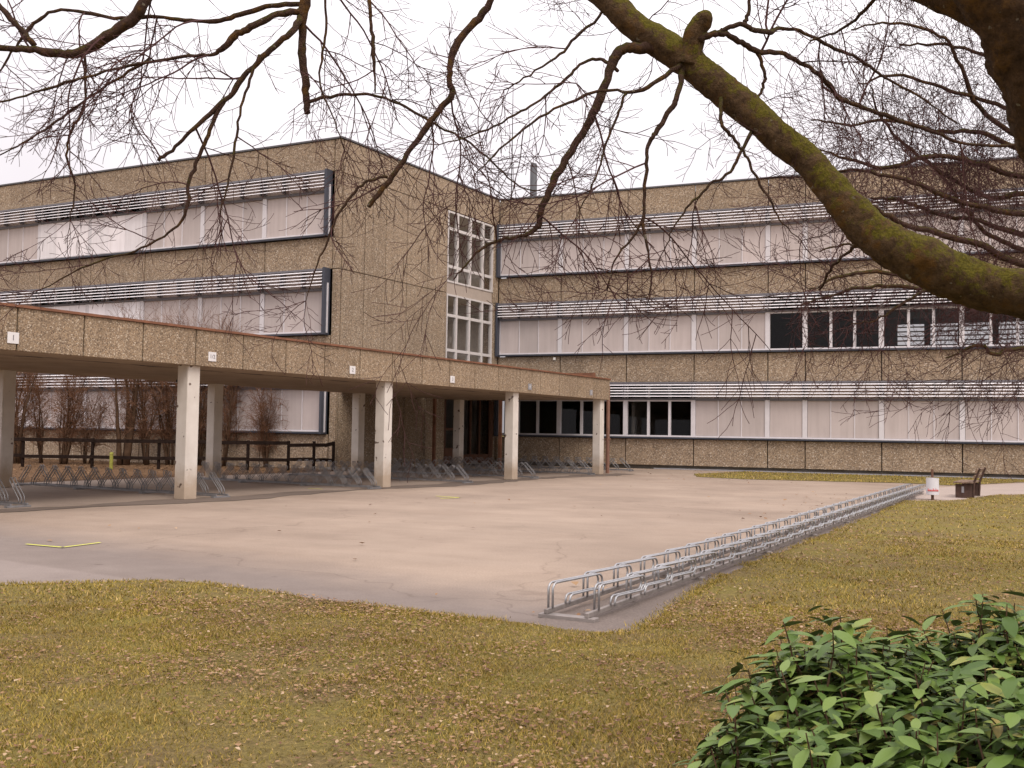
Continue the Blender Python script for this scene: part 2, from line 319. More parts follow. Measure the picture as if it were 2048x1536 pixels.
flat('grass_strip', rough_edge(STRIP, .07, .3), .012, M['soil'])
flat('path', [(-1.0, 28.2), (-.1, 28.1), (.5, 29.8), (1.1, 32.0), (1.8, 32.6), (14, 37.5), (14, 43.5), (2.7, 42.6), (1, 38.8), (-.2, 36.4), (-1.2, 33)], .005, M['path'])

# ------------------------------------------------------------------ school building
school = empty('school_building', (-10, 46, 0))
school.location = (0, 0, 0)
tag(school, 'three-storey school block of exposed-aggregate concrete with bands of windows and louvers', 'building')
XK, DA, XC, DR = -21.893, 33.722, -20.486, 45.644
PHA = -.06335; THT = math.atan2(XC-XK, DR-DA); PHT = pi/2-THT; LT = math.hypot(XC-XK, DR-DA)
SILLS = [1.45, 5.28, 9.11]; LTOP = 2.46; ROOF = 12.89
class Frame:
    def __init__(s, o, phi): s.o = Vector(o); s.phi = phi; s.u = Vector((cos(phi), sin(phi), 0)); s.w = Vector((-sin(phi), cos(phi), 0))
    def p(s, u, y=0, z=0): return s.o + s.u*u + s.w*y + Vector((0, 0, z))
FR = Frame((0, DR, 0), 0); FA = Frame((XK, DA, 0), PHA); FT = Frame((XK, DA, 0), PHT)
def fbox(name, F, u0, u1, y0, y1, z0, z1, mat, bev=0):
    return link(name, boxmesh(u1-u0, y1-y0, z1-z0, mat, bev), school, F.p((u0+u1)/2, (y0+y1)/2, (z0+z1)/2), F.phi)
G = .02
def panel(F, u0, u1, z0, z1): fbox('wall_panel', F, u0+G, u1-G, 0, .16, z0+G*.6, z1-G*.6, M['agg'], .012)

_slat = {}
def slat_mesh(L):
    k = round(L, 3)
    if k not in _slat:                             # curved-in-section slat, tilted
        mb = MB(); prof = [(-.05, -.026), (-.04, -.002), (0, .016), (.045, .022), (.045, .015), (0, .008), (-.034, -.009), (-.043, -.03)]; n = len(prof)
        for x in (-L/2, L/2): mb.v += [(x, y, z) for y, z in prof]
        mb.f += [(i, (i+1) % n, n+(i+1) % n, n+i) for i in range(n)] + [tuple(range(n-1, -1, -1)), tuple(range(n, 2*n))]
        _slat[k] = mb.mesh(M['slat'], name='slat')
    return _slat[k]
def louver(F, u0, u1, zs, nsub):
    L = u1-u0; mb = MB()
    for i in range(nsub+1):
        x = -L/2 + L*i/nsub; x = min(max(x, -L/2+.07), L/2-.07)
        mb.box(x-.02, x+.02, -.30, -.08, 1.74, 2.38)
    mb.box(-L/2, L/2, -.34, -.02, 2.385, LTOP); mb.box(-L/2, L/2, -.12, -.082, 1.66, 1.735)
    o = mb.build('sun_louver', M['boxgrey'], school, F.p((u0+u1)/2, 0, zs), F.phi)
    for k in range(5): link('slat', slat_mesh(L-.012), o, (0, -.33, 1.83+.126*k))
def window(F, u0, u1, zs, nsub, state, left=.1, right=.1, mull=.11):
    """state: 'blind' fabric down, 'white' bright blind below with open glass above, 'open' clear glass"""
    L = u1-u0; mb = MB(); top = LTOP-.02
    mb.box(-L/2, -L/2+left, -.09, .1, 0, top); mb.box(L/2-right, L/2, -.09, .1, 0, top)
    mb.box(-L/2+left, L/2-right, -.085, .1, 0, .07); mb.box(-L/2+left, L/2-right, -.02, .1, top-.06, top)
    a, b = -L/2+left, L/2-right; st = (b-a)/nsub
    if state != 'blind':
        for i in range(1, nsub): mb.box(a+i*st-mull/2, a+i*st+mull/2, -.07, .1, .07, top-.06)
        mb.box(a, b, -.06, .095, 1.6, 1.7)
    o = mb.build('window', M['white'], school, F.p((u0+u1)/2, 0, zs), F.phi)
    box('sill', o, -L/2, L/2, -.17, 0, -.075, -.012, M['steel'])
    box('sill_cap', o, -L/2, L/2, -.175, -.09, -.01, .004, M['sill'])
    for i in range(nsub):
        x0, x1 = a+i*st, a+(i+1)*st
        if state == 'blind':
            box('blind', o, x0+.012, x1-.012, -.045+.006*random.random(), -.03, .075, top-.06, M['blind'])
            if i: box('guide_rail', o, x0-.018, x0+.018, -.075, -.025, .07, 1.66, M['white'])
        else:
            e0, e1 = (0 if i == 0 else mull/2), (0 if i == nsub-1 else mull/2)
            box('pane', o, x0+e0, x1-e1, .02, .03, .07, 1.6, M['glass']); box('pane', o, x0+e0, x1-e1, .02, .03, 1.7, top-.06, M['glass'])
            if state == 'white':
                box('blind', o, x0+.006, x1-.006, -.1, -.09, .05, 1.63, M['blind_lt'])
    if state == 'blind': box('blind_box', o, a, b, -.115, -.05, 1.63, 1.655+.06, M['boxgrey'])
    return o
def end_frame(F, u, zs, side):
    s = side
    o = fbox('end_frame', F, min(u, u+s*.1), max(u, u+s*.1), -.36, .02, zs-.09, zs+LTOP+.04, M['steel'])
    if F is FR: return
    q = u+s*.103; fbox('edge_strip', F, min(q, q+s*.05), max(q, q+s*.05), -.2, -.15, zs-.02, zs+LTOP-.55, M['white'])

# --- right wing
RM = [(-20.36, -17.25, 3), (-17.25, -14.0, 3), (-14.0, -10.85, 3), (-10.85, -7.6, 3), (-7.6, -6.02, 1), (-6.02, -2.93, 3), (-2.93, .15, 3), (.15, 3.25, 3), (3.25, 6.35, 3), (6.35, 9.45, 3)]
RX1 = 9.6
for fl, zs in enumerate(SILLS):
    for i, (u0, u1, n) in enumerate(RM):
        st = 'blind'
        if fl == 1 and u0 > -7.7: st = 'open'
        if fl == 0 and u1 < -10.8: st = 'open'
        window(FR, u0, u1, zs, n, st, .1 if i else .03, .1)
        louver(FR, u0, u1, zs, n)
    end_frame(FR, -20.365, zs, -1)
EDG = [-20.486, -17.25, -14.0, -10.85, -7.6, -6.02, -2.93, .15, 3.25, 6.35, 9.6]
for a, b in zip(EDG[:-1], EDG[1:]):
    panel(FR, a, b, .16, SILLS[0]-.09); panel(FR, a, b, SILLS[0]+LTOP+.01, SILLS[1]-.09); panel(FR, a, b, SILLS[1]+LTOP+.01, SILLS[2]-.09); panel(FR, a, b, SILLS[2]+LTOP+.01, ROOF-.05)
fbox('roof_coping', FR, -20.486, RX1, -.05, .3, ROOF-.045, ROOF+.02, M['coping'])
fbox('plinth', FR, -20.486, RX1, .3, .5, -.3, .3, M['core'])
fbox('light_well_kerb', FR, -12.6, RX1, -.22, -.12, 0, .05, M['sill'])
for i in range(11): fbox('light_well_grille', FR, -12.0+i*1.9, -11.2+i*1.9, -.1, .28, 0, .035, M['sill'])
# floors, rooms and the garden-side wall; the middle storey has windows through to the far side
mb = MB()
for z in (0.0, 3.95, 7.78, 11.62):
    mb.box(-20.4, RX1, .165, 12, z, z+ (.5 if z else .2))
for (z0, z1) in ((.2, 3.95), (4.45, 7.78), (8.28, 11.62)):
    for x in (-20.4, -14.0, -7.6, RX1-.2):
        if z0 > 4 and z0 < 5 and x == -7.6: continue
        mb.box(x+.21, x+.35, .25, 11.8, z0, z1)
    if 4 < z0 < 5:
        mb.box(-20.4, -3.2, 11.8, 12, z0, z1); mb.box(-3.2, RX1, 11.8, 12, z0, 6.0); mb.box(-3.2, RX1, 11.8, 12, 7.5, z1)
        for x in np.arange(-3.2, RX1, 1.6): mb.box(x, x+.3, 11.8, 12, 6.0, 7.5)
    else: mb.box(-20.4, RX1, 11.8, 12, z0, z1)
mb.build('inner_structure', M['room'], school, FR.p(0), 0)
for k in range(6): fbox('rear_slat', FR, -3.2, RX1, 12.25, 12.32, 6.15+.24*k, 6.22+.24*k, M['slat'])
fbox('roof', FR, -20.3, RX1-.1, .3, 12, 12.5, 12.6, M['roof'])

# --- left wing
AM = [(-3.68, -.52, 3), (-6.98, -3.68, 3), (-10.28, -6.98, 3), (-13.58, -10.28, 3), (-16.9, -13.58, 3), (-20.2, -16.9, 3), (-23.5, -20.2, 3), (-26.8, -23.5, 3)]
for fl, zs in enumerate(SILLS):
    for i, (u0, u1, n) in enumerate(AM):
        st = 'white' if (i in (3, 4) and fl > 0) else 'blind'
        if fl == 0 and i == 5: st = 'white'
        window(FA, u0, u1, zs, n, st, .1, .1 if i else .03); louver(FA, u0, u1, zs, n)
    end_frame(FA, -.515, zs, 1)
AED = [0, -.33, -3.68, -6.98, -10.28, -13.58, -16.9, -20.2, -23.5, -26.8]
for b, a in zip(AED[1:-1], AED[2:]):
    b2 = b
    for z0, z1 in ((.0, SILLS[0]-.09), (SILLS[0]+LTOP+.01, SILLS[1]-.09), (SILLS[1]+LTOP+.01, SILLS[2]-.09), (SILLS[2]+LTOP+.01, ROOF-.05)):
        panel(FA, a, b2, z0, z1)
for z0, z1 in ((0, 3.9), (3.9, 7.75), (7.75, 11.58), (11.58, ROOF-.05)): panel(FA, -.33, 0, z0, z1)
fbox('roof_coping', FA, -26.8, .04, -.05, .3, ROOF-.045, ROOF+.02, M['coping'])
mb = MB()
for z in (0.0, 3.95, 7.78, 11.62): mb.box(-26.8, -.4, .165, 9, z, z+(.5 if z else .2))
for z0, z1 in ((.2, 3.95), (4.45, 7.78), (8.28, 11.62)):
    mb.box(-26.8, -.4, 8.8, 9, z0, z1); mb.box(-26.8, -26.6, .25, 8.8, z0, z1); mb.box(-10.36, -10.2, .25, 8.8, z0, z1); mb.box(-16.98, -16.8, .25, 8.8, z0, z1)
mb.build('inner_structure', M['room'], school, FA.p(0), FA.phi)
fbox('roof', FA, -26.8, -.4, .3, 9, 12.5, 12.6, M['roof'])

# --- return wall with the stair glazing
fbox('corner_pier', FT, 11.5, LT+.5, .17, .5, 0, ROOF-.06, M['agg'])
TJ = [0.165, 1.57, 2.95, 4.44, 5.95, 7.5]
for z0, z1 in ((0, 3.9), (3.9, 7.75), (7.75, 11.52)):
    for a, b in zip(TJ[:-1], TJ[1:]): panel(FT, a, b, z0, z1)
    if z0 > 1: panel(FT, 11.46, LT-.02, z0, z1)
panel(FT, .165, LT-.02, 11.52, ROOF-.05)
fbox('roof_coping', FT, .05, LT+.05, -.05, .3, ROOF-.044, ROOF+.021, M['coping'])
fbox('stair_beam', FT, 7.5, 11.46, .05, .3, 7.74, 8.26, M['beam'])
mb = MB(); mb.box(.2, LT, .17, .3, 0, 3.9) if False else None
mb.box(.3, 7.46, .165, .4, .0, 12.5); mb.box(7.46, 12.4, 5, 5.2, 0, 3.95); mb.box(7.3, 12.4, .3, 5, 7.85, 8.1); mb.box(7.3, 12.4, .3, 5, 3.95, 4.2); mb.box(7.3, 12.4, .3, 5, 11.5, 12.4); mb.box(12.2, 12.4, .4, 5, 0, 11.5)
for k in range(11): mb.box(8.2+.28*k, 8.5+.28*k, 2.2, 3.8, 4.2+.17*k, 4.3+.17*(k+1)); mb.box(8.2+.28*k, 8.5+.28*k, 2.2, 3.8, 8.1+.17*k, 8.2+.17*(k+1))
mb.build('stair_hall', M['hall'], school, FT.p(0), FT.phi)
TU = [7.5, 8.34, 9.44, 10.55, 11.46]
def stair_window(z0, z1, trans):
    o = empty('stair_window'); o.parent = school; o.location = FT.p(7.5, 0, z0); o.rotation_euler = (0, 0, FT.phi)
    H = z1-z0; mbf = MB()
    for i, u in enumerate(TU):
        w2 = .04 if i in (0, 4) else .06; c = u-7.5+(.05 if i == 0 else -.05 if i == 4 else 0); mbf.box(c-w2, c+w2, .0, .16, 0, H)
    zz = [0]+[t-z0 for t in trans]+[H]
    for t in zz: 
        c = t+(.04 if t == 0 else -.04 if t == H else 0); hh = .04 if t in (0, H) else .065; mbf.box(.1, 3.86, .02, .14, c-hh, c+hh)
    mbf.build('frame', M['stairframe'], o)
    for i in range(4):
        for j in range(len(zz)-1): box('pane', o, TU[i]-7.5+.05, TU[i+1]-7.5-.05, .08, .09, zz[j]+.05, zz[j+1]-.05, M['glass_stair'])
stair_window(8.26, 11.5, [8.98, 10.7]); stair_window(4.05, 7.73, [5.2, 6.77])
# entrance below the shelter: glazed screen with brown door frames
e = empty('entrance'); e.parent = school; e.location = FT.p(7.5, 0, 0); e.rotation_euler = (0, 0, FT.phi)
mbf = MB()
for c in (.05, .95, 1.35, 2.2, 3.0, 3.9): mbf.box(c-.05, c+.05, .0, .15, .1, 3.9)
mbf.box(.0, 1.4, .02, .13, .1, .8); mbf.box(0, 3.9, .02, .13, 3.7, 3.9); mbf.box(0, 1.4, .02, .13, 1.6, 1.7)
mbf.build('frame', M['door'], e)
for a, b in ((.1, .9), (1.0, 1.3), (1.4, 2.15), (2.25, 2.95), (3.05, 3.85)): box('pane', e, a, b, .06, .07, .8 if a < 1.3 else .5, 3.7, M['glass'])
box('door_panel', e, 1.4, 3.85, .03, .08, .1, .5, M['door']); box('door_frame', e, 3.95, 4.15, -.02, .16, 0, 3.0, M['door'])
fbox('wall_lamp', FR, -17.57, -17.45, -.12, 0, 4.98, 5.12, M['lampwhite'], .02)
# chimney and antenna mast on the roof
mb = MB(); mb.tube([(0, 0, 0), (0, 0, 3.95)], .2, 16)
ch = mb.build('chimney', M['chimney'], school, (-22.0, 53.6, 12.7)); mb = MB(); mb.tube([(0, 0, 3.95), (0, 0, 4.08)], [.2, .16], 16); mb.build('chimney_cap', M['chimney'], ch)
mb = MB(); mb.tube([(0, 0, 0), (0, 0, 5), (0, 0, 8.7)], [.045, .035, .02], 6); mb.build('antenna_mast', M['chimney'], school, (-23.35, 53.6, 12.7))

# ------------------------------------------------------------------ bicycle shelter
sh = empty('bicycle_shelter', (0, 0, 0), -THC)     # local x = towards the yard (n), local y = along the row (s)
sh.location = sn(15.5, -23.5); LX, LY = 23.5, -15.5
tag(sh, 'long flat-roofed concrete bicycle shelter with numbered pebble-dash fascia and square columns', 'shelter')
S0, S1 = 4.4, 36.0
joints = [36.0]
while joints[-1]-1.372 > S0: joints.append(joints[-1]-1.372)
joints.append(S0)
for b, a in zip(joints[:-1], joints[1:]):
    box('fascia_panel', sh, -16.98+LX, -16.86+LX, a+.014+LY, b-.014+LY, 2.83, 3.6, M['agg_fascia'], .01)
    box('fascia_panel', sh, -23.9+LX, -23.78+LX, a+.014+LY, b-.014+LY, 2.87, 3.6, M['agg_fascia'], .01)
for b, a in zip((-16.99, -18.4, -19.77, -21.14, -22.5), (-18.4, -19.77, -21.14, -22.5, -23.77)):
    box('fascia_panel', sh, a+.009+LX, b-.009+LX, S1-.12+LY, S1+LY, 2.84, 3.6, M['agg_fascia'], .01)
box('roof_slab', sh, -23.775+LX, -16.985+LX, S0+LY, S1-.125+LY, 3.0, 3.58, M['core'])
sf = link('soffit', boxmesh(6.785, S1-S0-.13, .11, M['soffit']), sh, (-20.38+LX, (S0+S1-.13)/2+LY, 2.905))
mb = MB(); mb.box(-17.02+LX, -16.82+LX, S0+LY, S1+.02+LY, 3.602, 3.65); mb.box(-23.94+LX, -23.74+LX, S0+LY, S1+.02+LY, 3.602, 3.65); mb.box(-23.74+LX, -17.02+LX, S1-.16+LY, S1+.02+LY, 3.602, 3.65)
mb.build('edge_flashing', M['rust'], sh)
CS = [8.7, 15.5, 22.3, 29.1, 35.6]
for i, s in enumerate(CS):
    for n in (-17.14, -23.5):
        if i == 0 and n > -20: continue
        mb = MB()
        link('column', boxmesh(.32, .34, 2.86, M['column'], .014), sh, (n+LX, s+LY, 1.43))
def text_mesh(txt, size, mat):
    cu = bpy.data.curves.new('t', 'FONT'); cu.body = txt; cu.size = size; cu.align_x = 'CENTER'; cu.align_y = 'CENTER'; cu.extrude = .002; cu.resolution_u = 3
    ob = bpy.data.objects.new('t', cu); COL.objects.link(ob); dg = bpy.context.evaluated_depsgraph_get(); dg.update()
    me = bpy.data.meshes.new_from_object(ob.evaluated_get(dg)); bpy.data.objects.remove(ob); me.materials.clear(); me.materials.append(mat); return me
for s, t in ((11.22, '1'), (15.87, '1/2'), (20.59, '2'), (25.16, '3'), (29.76, ''), (34.36, '')):
    p = box('number_plate', sh, -16.858+LX, -16.842+LX, s-.11+LY, s+.11+LY, 2.95, 3.15, M['sign'] if t else M['sill'], .003)
    if t: link('numeral', text_mesh(t, .14 if len(t) == 1 else .12, M['ink']), p, (.010, 0, 0), rot=(pi/2, 0, pi/2))
    else: link('numeral', text_mesh('4' if s < 30 else '5', .13, M['sign']), p, (.010, 0, 0), rot=(pi/2, 0, pi/2))
def prism(name, pts, z0, z1, mat, parent, off):
    mb = MB(); n = len(pts); mb.v = [(x-off.x, y-off.y, z0) for x, y in pts]+[(x-off.x, y-off.y, z1) for x, y in pts]
    mb.f = [tuple(range(n-1, -1, -1)), tuple(range(n, 2*n))]+[(i, (i+1) % n, n+(i+1) % n, n+i) for i in range(n)]
    return mb.build(name, mat, parent)
lr = empty('entrance_roof', (-17, 41, 0)); tag(lr, 'flat rust-edged entrance roof linking the bicycle shelter to the right wing', 'roof')
P0 = sn(36.3, -25.85); prism('slab', [(P0.x, P0.y), (-13.15, 38.6), (-15.4, 45.4), (-20.55, 45.4)], 3.68, 3.86, M['core'], lr, lr.location)
prism('edge_board', [(P0.x, P0.y-.06), (-13.1, 38.54), (-13.1, 38.6), (P0.x, P0.y)], 3.66, 3.93, M['rust'], lr, lr.location)
prism('edge_board', [(-13.1, 38.603), (-13.15, 38.603), (-15.4, 45.4), (-15.35, 45.4)], 3.66, 3.93, M['rust'], lr, lr.location)
q = [sn(31.0, -25.85), sn(31.0, -23.95), sn(36.25, -23.95), sn(36.25, -25.85)]
prism('slab', [(p_.x, p_.y) for p_ in q], 3.0, 3.5, M['core'], lr, lr.location)
for X_, Y_ in ((-17.6, 39.6), (-20.6, 39.4)): box('post', lr, X_-.06+17, X_+.06+17, Y_-.06-41, Y_+.06-41, 0, 3.68, M['rust'])
mb = MB(); mb.tube([(-17.35+LX, 36.9+LY, 0), (-17.35+LX, 36.9+LY, 3.4)], .075, 10); mb.box(-17.45+LX, -17.25+LX, 36.85+LY, 36.95+LY, 1.3, 1.36); mb.build('downpipe', M['pipe'], sh)
mb = MB(); mb.box(-.12, .12, -.2, .2, 0, .07); mb.build('ceiling_lamp', M['steel'], sh, (-22.5+LX, 20.2+LY, 2.775))

# ------------------------------------------------------------------ bicycle racks
def arc(c, r, a0, a1, n, ax, az): return [c + ax*(r*cos(a0+(a1-a0)*i/n)) + az*(r*sin(a0+(a1-a0)*i/n)) for i in range(n+1)]
def hoop_mesh(L, H, low, back, incl, gap, r, mat, sides=6):
    """double rod: post up, bar forward, U-turn, bar back lower down, short post"""
    mb = MB(); X = Vector((0, 1, 0)); Z = Vector((0, 0, 1))
    f = Vector((0, cos(incl), sin(incl))); up = Vector((0, -sin(incl), cos(incl)))
    for sx in (-gap/2, gap/2):
        o = Vector((sx, 0, 0)); rc = .035
        top = o + Z*H; pts = [o, o+Z*(H-rc*1.2)]
        pts += [top + f*.02 + (Z*-.012), top + f*.05]
        e1 = top + f*L; rad = (H-low)/2 if incl == 0 else .05
        pts += [e1] + arc(e1 - up*rad, rad, pi/2, -pi/2, 7, f, up)[1:]
        e2 = e1 - up*2*rad
        b = e2 - f*(L-back-.05)
        if incl == 0: pts += [b + f*0, b - f*.03 - Z*.012, Vector((sx, b.y-.045, b.z-.045)), Vector((sx, b.y-.045, 0))]
        else:
            q = o + Vector((0, .13, 0)); k = e2 - f*(L*.86); pts += [k, Vector((sx, k.y-.02, k.z-.04)), Vector((sx, k.y-.02, 0))]
        mb.tube(pts, r, sides)
    return mb.mesh(mat, True, 'hoop')
def rack(label, base, rz, length, spacing, hoopA, hoopB, offB, sep, mats, group=None, turnB=False, cross=2.84, end=True, railw=.035):
    t = empty('bicycle_rack', base, rz); tag(t, label, 'bike rack', group)
    for x in (0, sep): box('base_rail', t, x-railw/2, x+railw/2, -.05, length, .035, .075, mats, .004)
    k = 0.0
    while k < length:
        box('cross_bar', t, -.07, sep+.07, k-.05, k+.05, 0, .034, mats, .004); k += cross
    n = int((length-.3)/spacing)
    for i in range(n):
        if turnB:
            link('hoop', hoopA, t, (0, length-.1-i*spacing, .07), pi-.12); link('hoop', hoopB, t, (sep, .1+i*spacing, .07), -.12)
        else:
            link('hoop', hoopA, t, (0, .04+i*spacing, .07), -.13)
            if .04+offB+i*spacing+.6 < length: link('hoop', hoopB, t, (sep, .04+offB+i*spacing, .07), -.13)
    return t
hp = hoop_mesh(.74, .205, .08, .26, 0, .042, .0098, M['galv'], 6)
rk = rack('long galvanised double row of low bicycle hoops along the edge of the lawn', (-3.09, 7.98, 0), -.0785, 23.3, .71, hp, hp, .12, .36, M['galv_rail'])
hi = hoop_mesh(.5, .11, .1, 0, radians(42), .06, .009, M['galv_shaded'], 5)
names = ['bicycle rack of slanted steel hoops cut off by the left edge, under plate 1',
 'bicycle rack of slanted hoops running behind the nearest shelter column',
 'bicycle rack of slanted hoops under plate 2, left of the second front column',
 'bicycle rack of slanted hoops under plate 3, between second and third front columns',
 'bicycle rack of slanted hoops ending beside the third front column',
 'bicycle rack of slanted hoops between the third column and the last front column']
for i, nm in enumerate(names):
    s = [11.7, 16.15, 21.3, 25.75, 30.1, 34.6][i]; n0 = [-17.5, -16.95, -16.75, -16.75, -16.9, -17.0][i]
    p = sn(s, n0); rack(nm, (p.x, p.y, .004), pi/2-THC+.0, 6.9, .5, hi, hi, .2, .34, M['galv_shaded'], 'racks under the shelter', True, 2.3)
p = sn(39.6, -17.6); rack('bicycle rack of slanted hoops beside the ground-floor wall behind the last column', (p.x, p.y, .004), pi/2-THC+.12, 5.2, .5, hi, hi, .2, .34, M['galv_shaded'], 'racks under the shelter', True, 2.3)

# ------------------------------------------------------------------ fence
fe = empty('wooden_fence', at(667, 940, 38.6)); fe.location.z = 0
tag(fe, 'dark wooden two-rail fence between the shelter and the left wing', 'fence')
def fpt(x, depth):                                 # a ground point on the fence line
    q = at(x, 900, depth); return Vector((q.x, q.y, 0)) - fe.location
FP = [fpt(667, 38.6), fpt(651, 38.5), fpt(628, 38.3), fpt(577, 38.0), fpt(496, 37.7), fpt(435, 37.6), fpt(318, 37.5), fpt(185, 37.5), fpt(46, 37.6), fpt(-80, 37.8)]
def bar(name, a, b, hw, hz):
    d = (b-a); L = d.length; o = link(name, boxmesh(L, hw, hz, M['fence'], .006), fe, (a+b)/2)
    o.rotation_euler = Vector((d.x, d.y, d.z)).to_track_quat('X', 'Z').to_euler()
for i, q in enumerate(FP):
    if i != 1: link('post', boxmesh(.09, .09, 1.1, M['fence'], .006), fe, (q.x, q.y, .55), .2)
for i, (a, b) in enumerate(zip(FP[:-1], FP[1:])):
    dz = -.06 if i < 3 else 0.0
    up = Vector((0, .07, 0))
    bar('rail', a-up+Vector((0, 0, 1.02+dz+(.06 if i == 0 else .0))), b-up+Vector((0, 0, 1.0+dz+.015*(i % 2))), .05, .13)
    bar('rail', a-up+Vector((0, 0, .4+.02*(i % 3))), b-up+Vector((0, 0, .42-.015*(i % 2))), .05, .12)

mp_ = empty('marker_post', at(222, 940, 36.6)); mp_.location.z = 0; tag(mp_, 'short yellow-green marker post in front of the wooden fence', 'post')
mb = MB(); mb.tube([(0, 0, 0), (0, 0, .55)], .06, 10); mb.build('shaft', M['dull_yellow'], mp_); mb = MB(); mb.tube([(0, 0, .55), (0, 0, .62)], [.075, .05], 10); mb.build('cap', M['dull_yellow'], mp_)

# ------------------------------------------------------------------ litter bin and bench
bn = empty('litter_bin', (-.6, 28.0, 0), .2); tag(bn, 'white round litter bin with red lettering on a short brown post', 'litter bin')
mb = MB(); mb.tube([(0, 0, .13), (0, 0, .135), (0, 0, .54), (0, 0, .545)], [.14, .152, .152, .158], 24); mb.build('barrel', M['bin'], bn, smooth=False)
mb = MB(); mb.tube([(.0, 0, .0), (0, 0, .13)], .035, 8); mb.tube([(.03, .19, .0), (.03, .19, .76)], .03, 8); mb.box(-.02, .06, .13, .2, .3, .36); mb.build('post', M['door'], bn)
mb = MB()                                          # red script-like lettering wrapped round the barrel
def onb(a, z): return Vector((sin(a)*.155, -cos(a)*.155, z))
for k in range(9):
    a0 = -.95+k*.21; h = .075 if k in (0, 4, 6) else .045
    mb.tube([onb(a0, .22), onb(a0+.05, .22+h), onb(a0+.1, .235), onb(a0+.19, .232)], .008, 4)
mb.build('lettering', M['red'], bn)
be = empty('park_bench', (-.02, 29.45, 0), -.12); tag(be, 'weathered wooden slatted park bench seen end-on beside the path', 'bench')
for y in (0.0, 1.35):
    mb = MB(); mb.box(-.06, .34, y, y+.1, 0, .36); mb.build('leg', M['bench_leg'], be)
    mb = MB(); mb.tube([(.36, y+.05, 0), (.38, y+.05, .4), (.52, y+.05, .78)], .032, 6); mb.build('back_post', M['bench_leg'], be)
for k in range(5): box('seat_plank', be, -.1+k*.098, -.02+k*.098, -.12, 1.6, .385, .425, M['bench'], .006)
for k in range(2):
    o = box('back_plank', be, -.05, .05, -.12, 1.6, -.02, .02, M['bench'], .006); o.location = (.405+.06*k, .74, .56+.16*k); o.rotation_euler = (0, radians(-68), 0)
box('notice', be, .09, .15, -.012, -.002, .14, .3, M['sill'])

# ------------------------------------------------------------------ yellow sprayed marks
def ymark(pts, w=.045):
    mb = MB()
    for a, b in zip(pts[:-1], pts[1:]):
        a, b = Vector(a), Vector(b); d = (b-a).normalized(); n = Vector((-d.y, d.x))*w/2; i = len(mb.v)
        for q in (a-n-d*w/2, b-n+d*w/2, b+n+d*w/2, a+n-d*w/2): mb.v.append((q.x, q.y, .0125))
        mb.f.append((i, i+1, i+2, i+3))
    o = mb.build('painted_mark', M['yellow']); tag(o, kind='structure')
ymark([(-10.8, 9.66), (-10.17, 9.63), (-10.19, 10.24)]); ymark([(-11.19, 21.6), (-10.52, 21.45), (-10.72, 20.9)], .06); ymark([(-15.3, 22.4), (-14.9, 22.4)], .06)

# ------------------------------------------------------------------ bark, twig, shrub and leaf materials
def bark(name, dark, light, moss, mossamt):
    m, n, b = new_mat(name); p = worldpos(n)
    f = noise(n, p, 26, 8, .75); r = ramp(n, [(.3, dark), (.55, light), (.72, tuple(c*1.7 for c in light))]); n.links.new(f, r.inputs['Fac'])
    o = noise(n, p, 9, 5, .7); ro = ramp(n, [(.52, (0, 0, 0)), (.66, (1, 1, 1))]); n.links.new(o, ro.inputs['Fac'])
    c0 = mixc(n, ro.outputs['Color'], r.outputs['Color'], (.15, .075, .022))
    li = noise(n, p, 17, 3, .5); rl = ramp(n, [(.68, (0, 0, 0)), (.71, (1, 1, 1))]); n.links.new(li, rl.inputs['Fac'])
    c0 = mixc(n, rl.outputs['Color'], c0, (.24, .2, .15))
    g = n.nodes.new('ShaderNodeNewGeometry'); sx = n.nodes.new('ShaderNodeSeparateXYZ'); n.links.new(g.outputs['Normal'], sx.inputs[0])
    k = noise(n, p, 11, 8, .8)
    ma = N(n, 'ShaderNodeMath', operation='MULTIPLY_ADD'); n.links.new(sx.outputs['Z'], ma.inputs[0]); ma.inputs[1].default_value = .17; n.links.new(k, ma.inputs[2])
    rm = ramp(n, [(.57-mossamt, (0, 0, 0)), (.66-mossamt, (1, 1, 1))]); n.links.new(ma.outputs[0], rm.inputs['Fac'])
    mm = noise(n, p, 70, 5, .75); rmm = ramp(n, [(.3, tuple(c*.4 for c in moss)), (.7, tuple(c*1.6 for c in moss))]); n.links.new(mm, rmm.inputs['Fac'])
    c = mixc(n, rm.outputs['Color'], c0, rmm.outputs['Color']); n.links.new(c, b.inputs['Base Color'])
    b.inputs['Roughness'].default_value = .95; b.inputs['Specular IOR Level'].default_value = .15
    hh = N(n, 'ShaderNodeMath', operation='ADD'); n.links.new(f, hh.inputs[0]); n.links.new(mm, hh.inputs[1])
    bb = N(n, 'ShaderNodeBump', Strength=1.0, Distance=.02); n.links.new(hh.outputs[0], bb.inputs['Height']); n.links.new(bb.outputs['Normal'], b.inputs['Normal']); return m
M['bark'] = bark('mossy_bark', (.035, .02, .012), (.12, .072, .038), (.125, .103, .014), .075)
M['bark_dark'] = bark('dark_bark', (.028, .015, .009), (.09, .05, .026), (.075, .062, .012), .03)
M['branch'] = bark('branch_bark', (.035, .02, .016), (.09, .05, .035), (.075, .062, .014), .03)
M['twig'] = plain('twig_bark', (.075, .036, .034), .9, var=.25, scale=5, spec=.1)
M['twig_red'] = plain('shrub_twig', (.21, .11, .065), .9, var=.35, scale=3, spec=.1)
M['stem'] = plain('shrub_stem', (.085, .05, .03), .9, var=.3, scale=6, spec=.1)

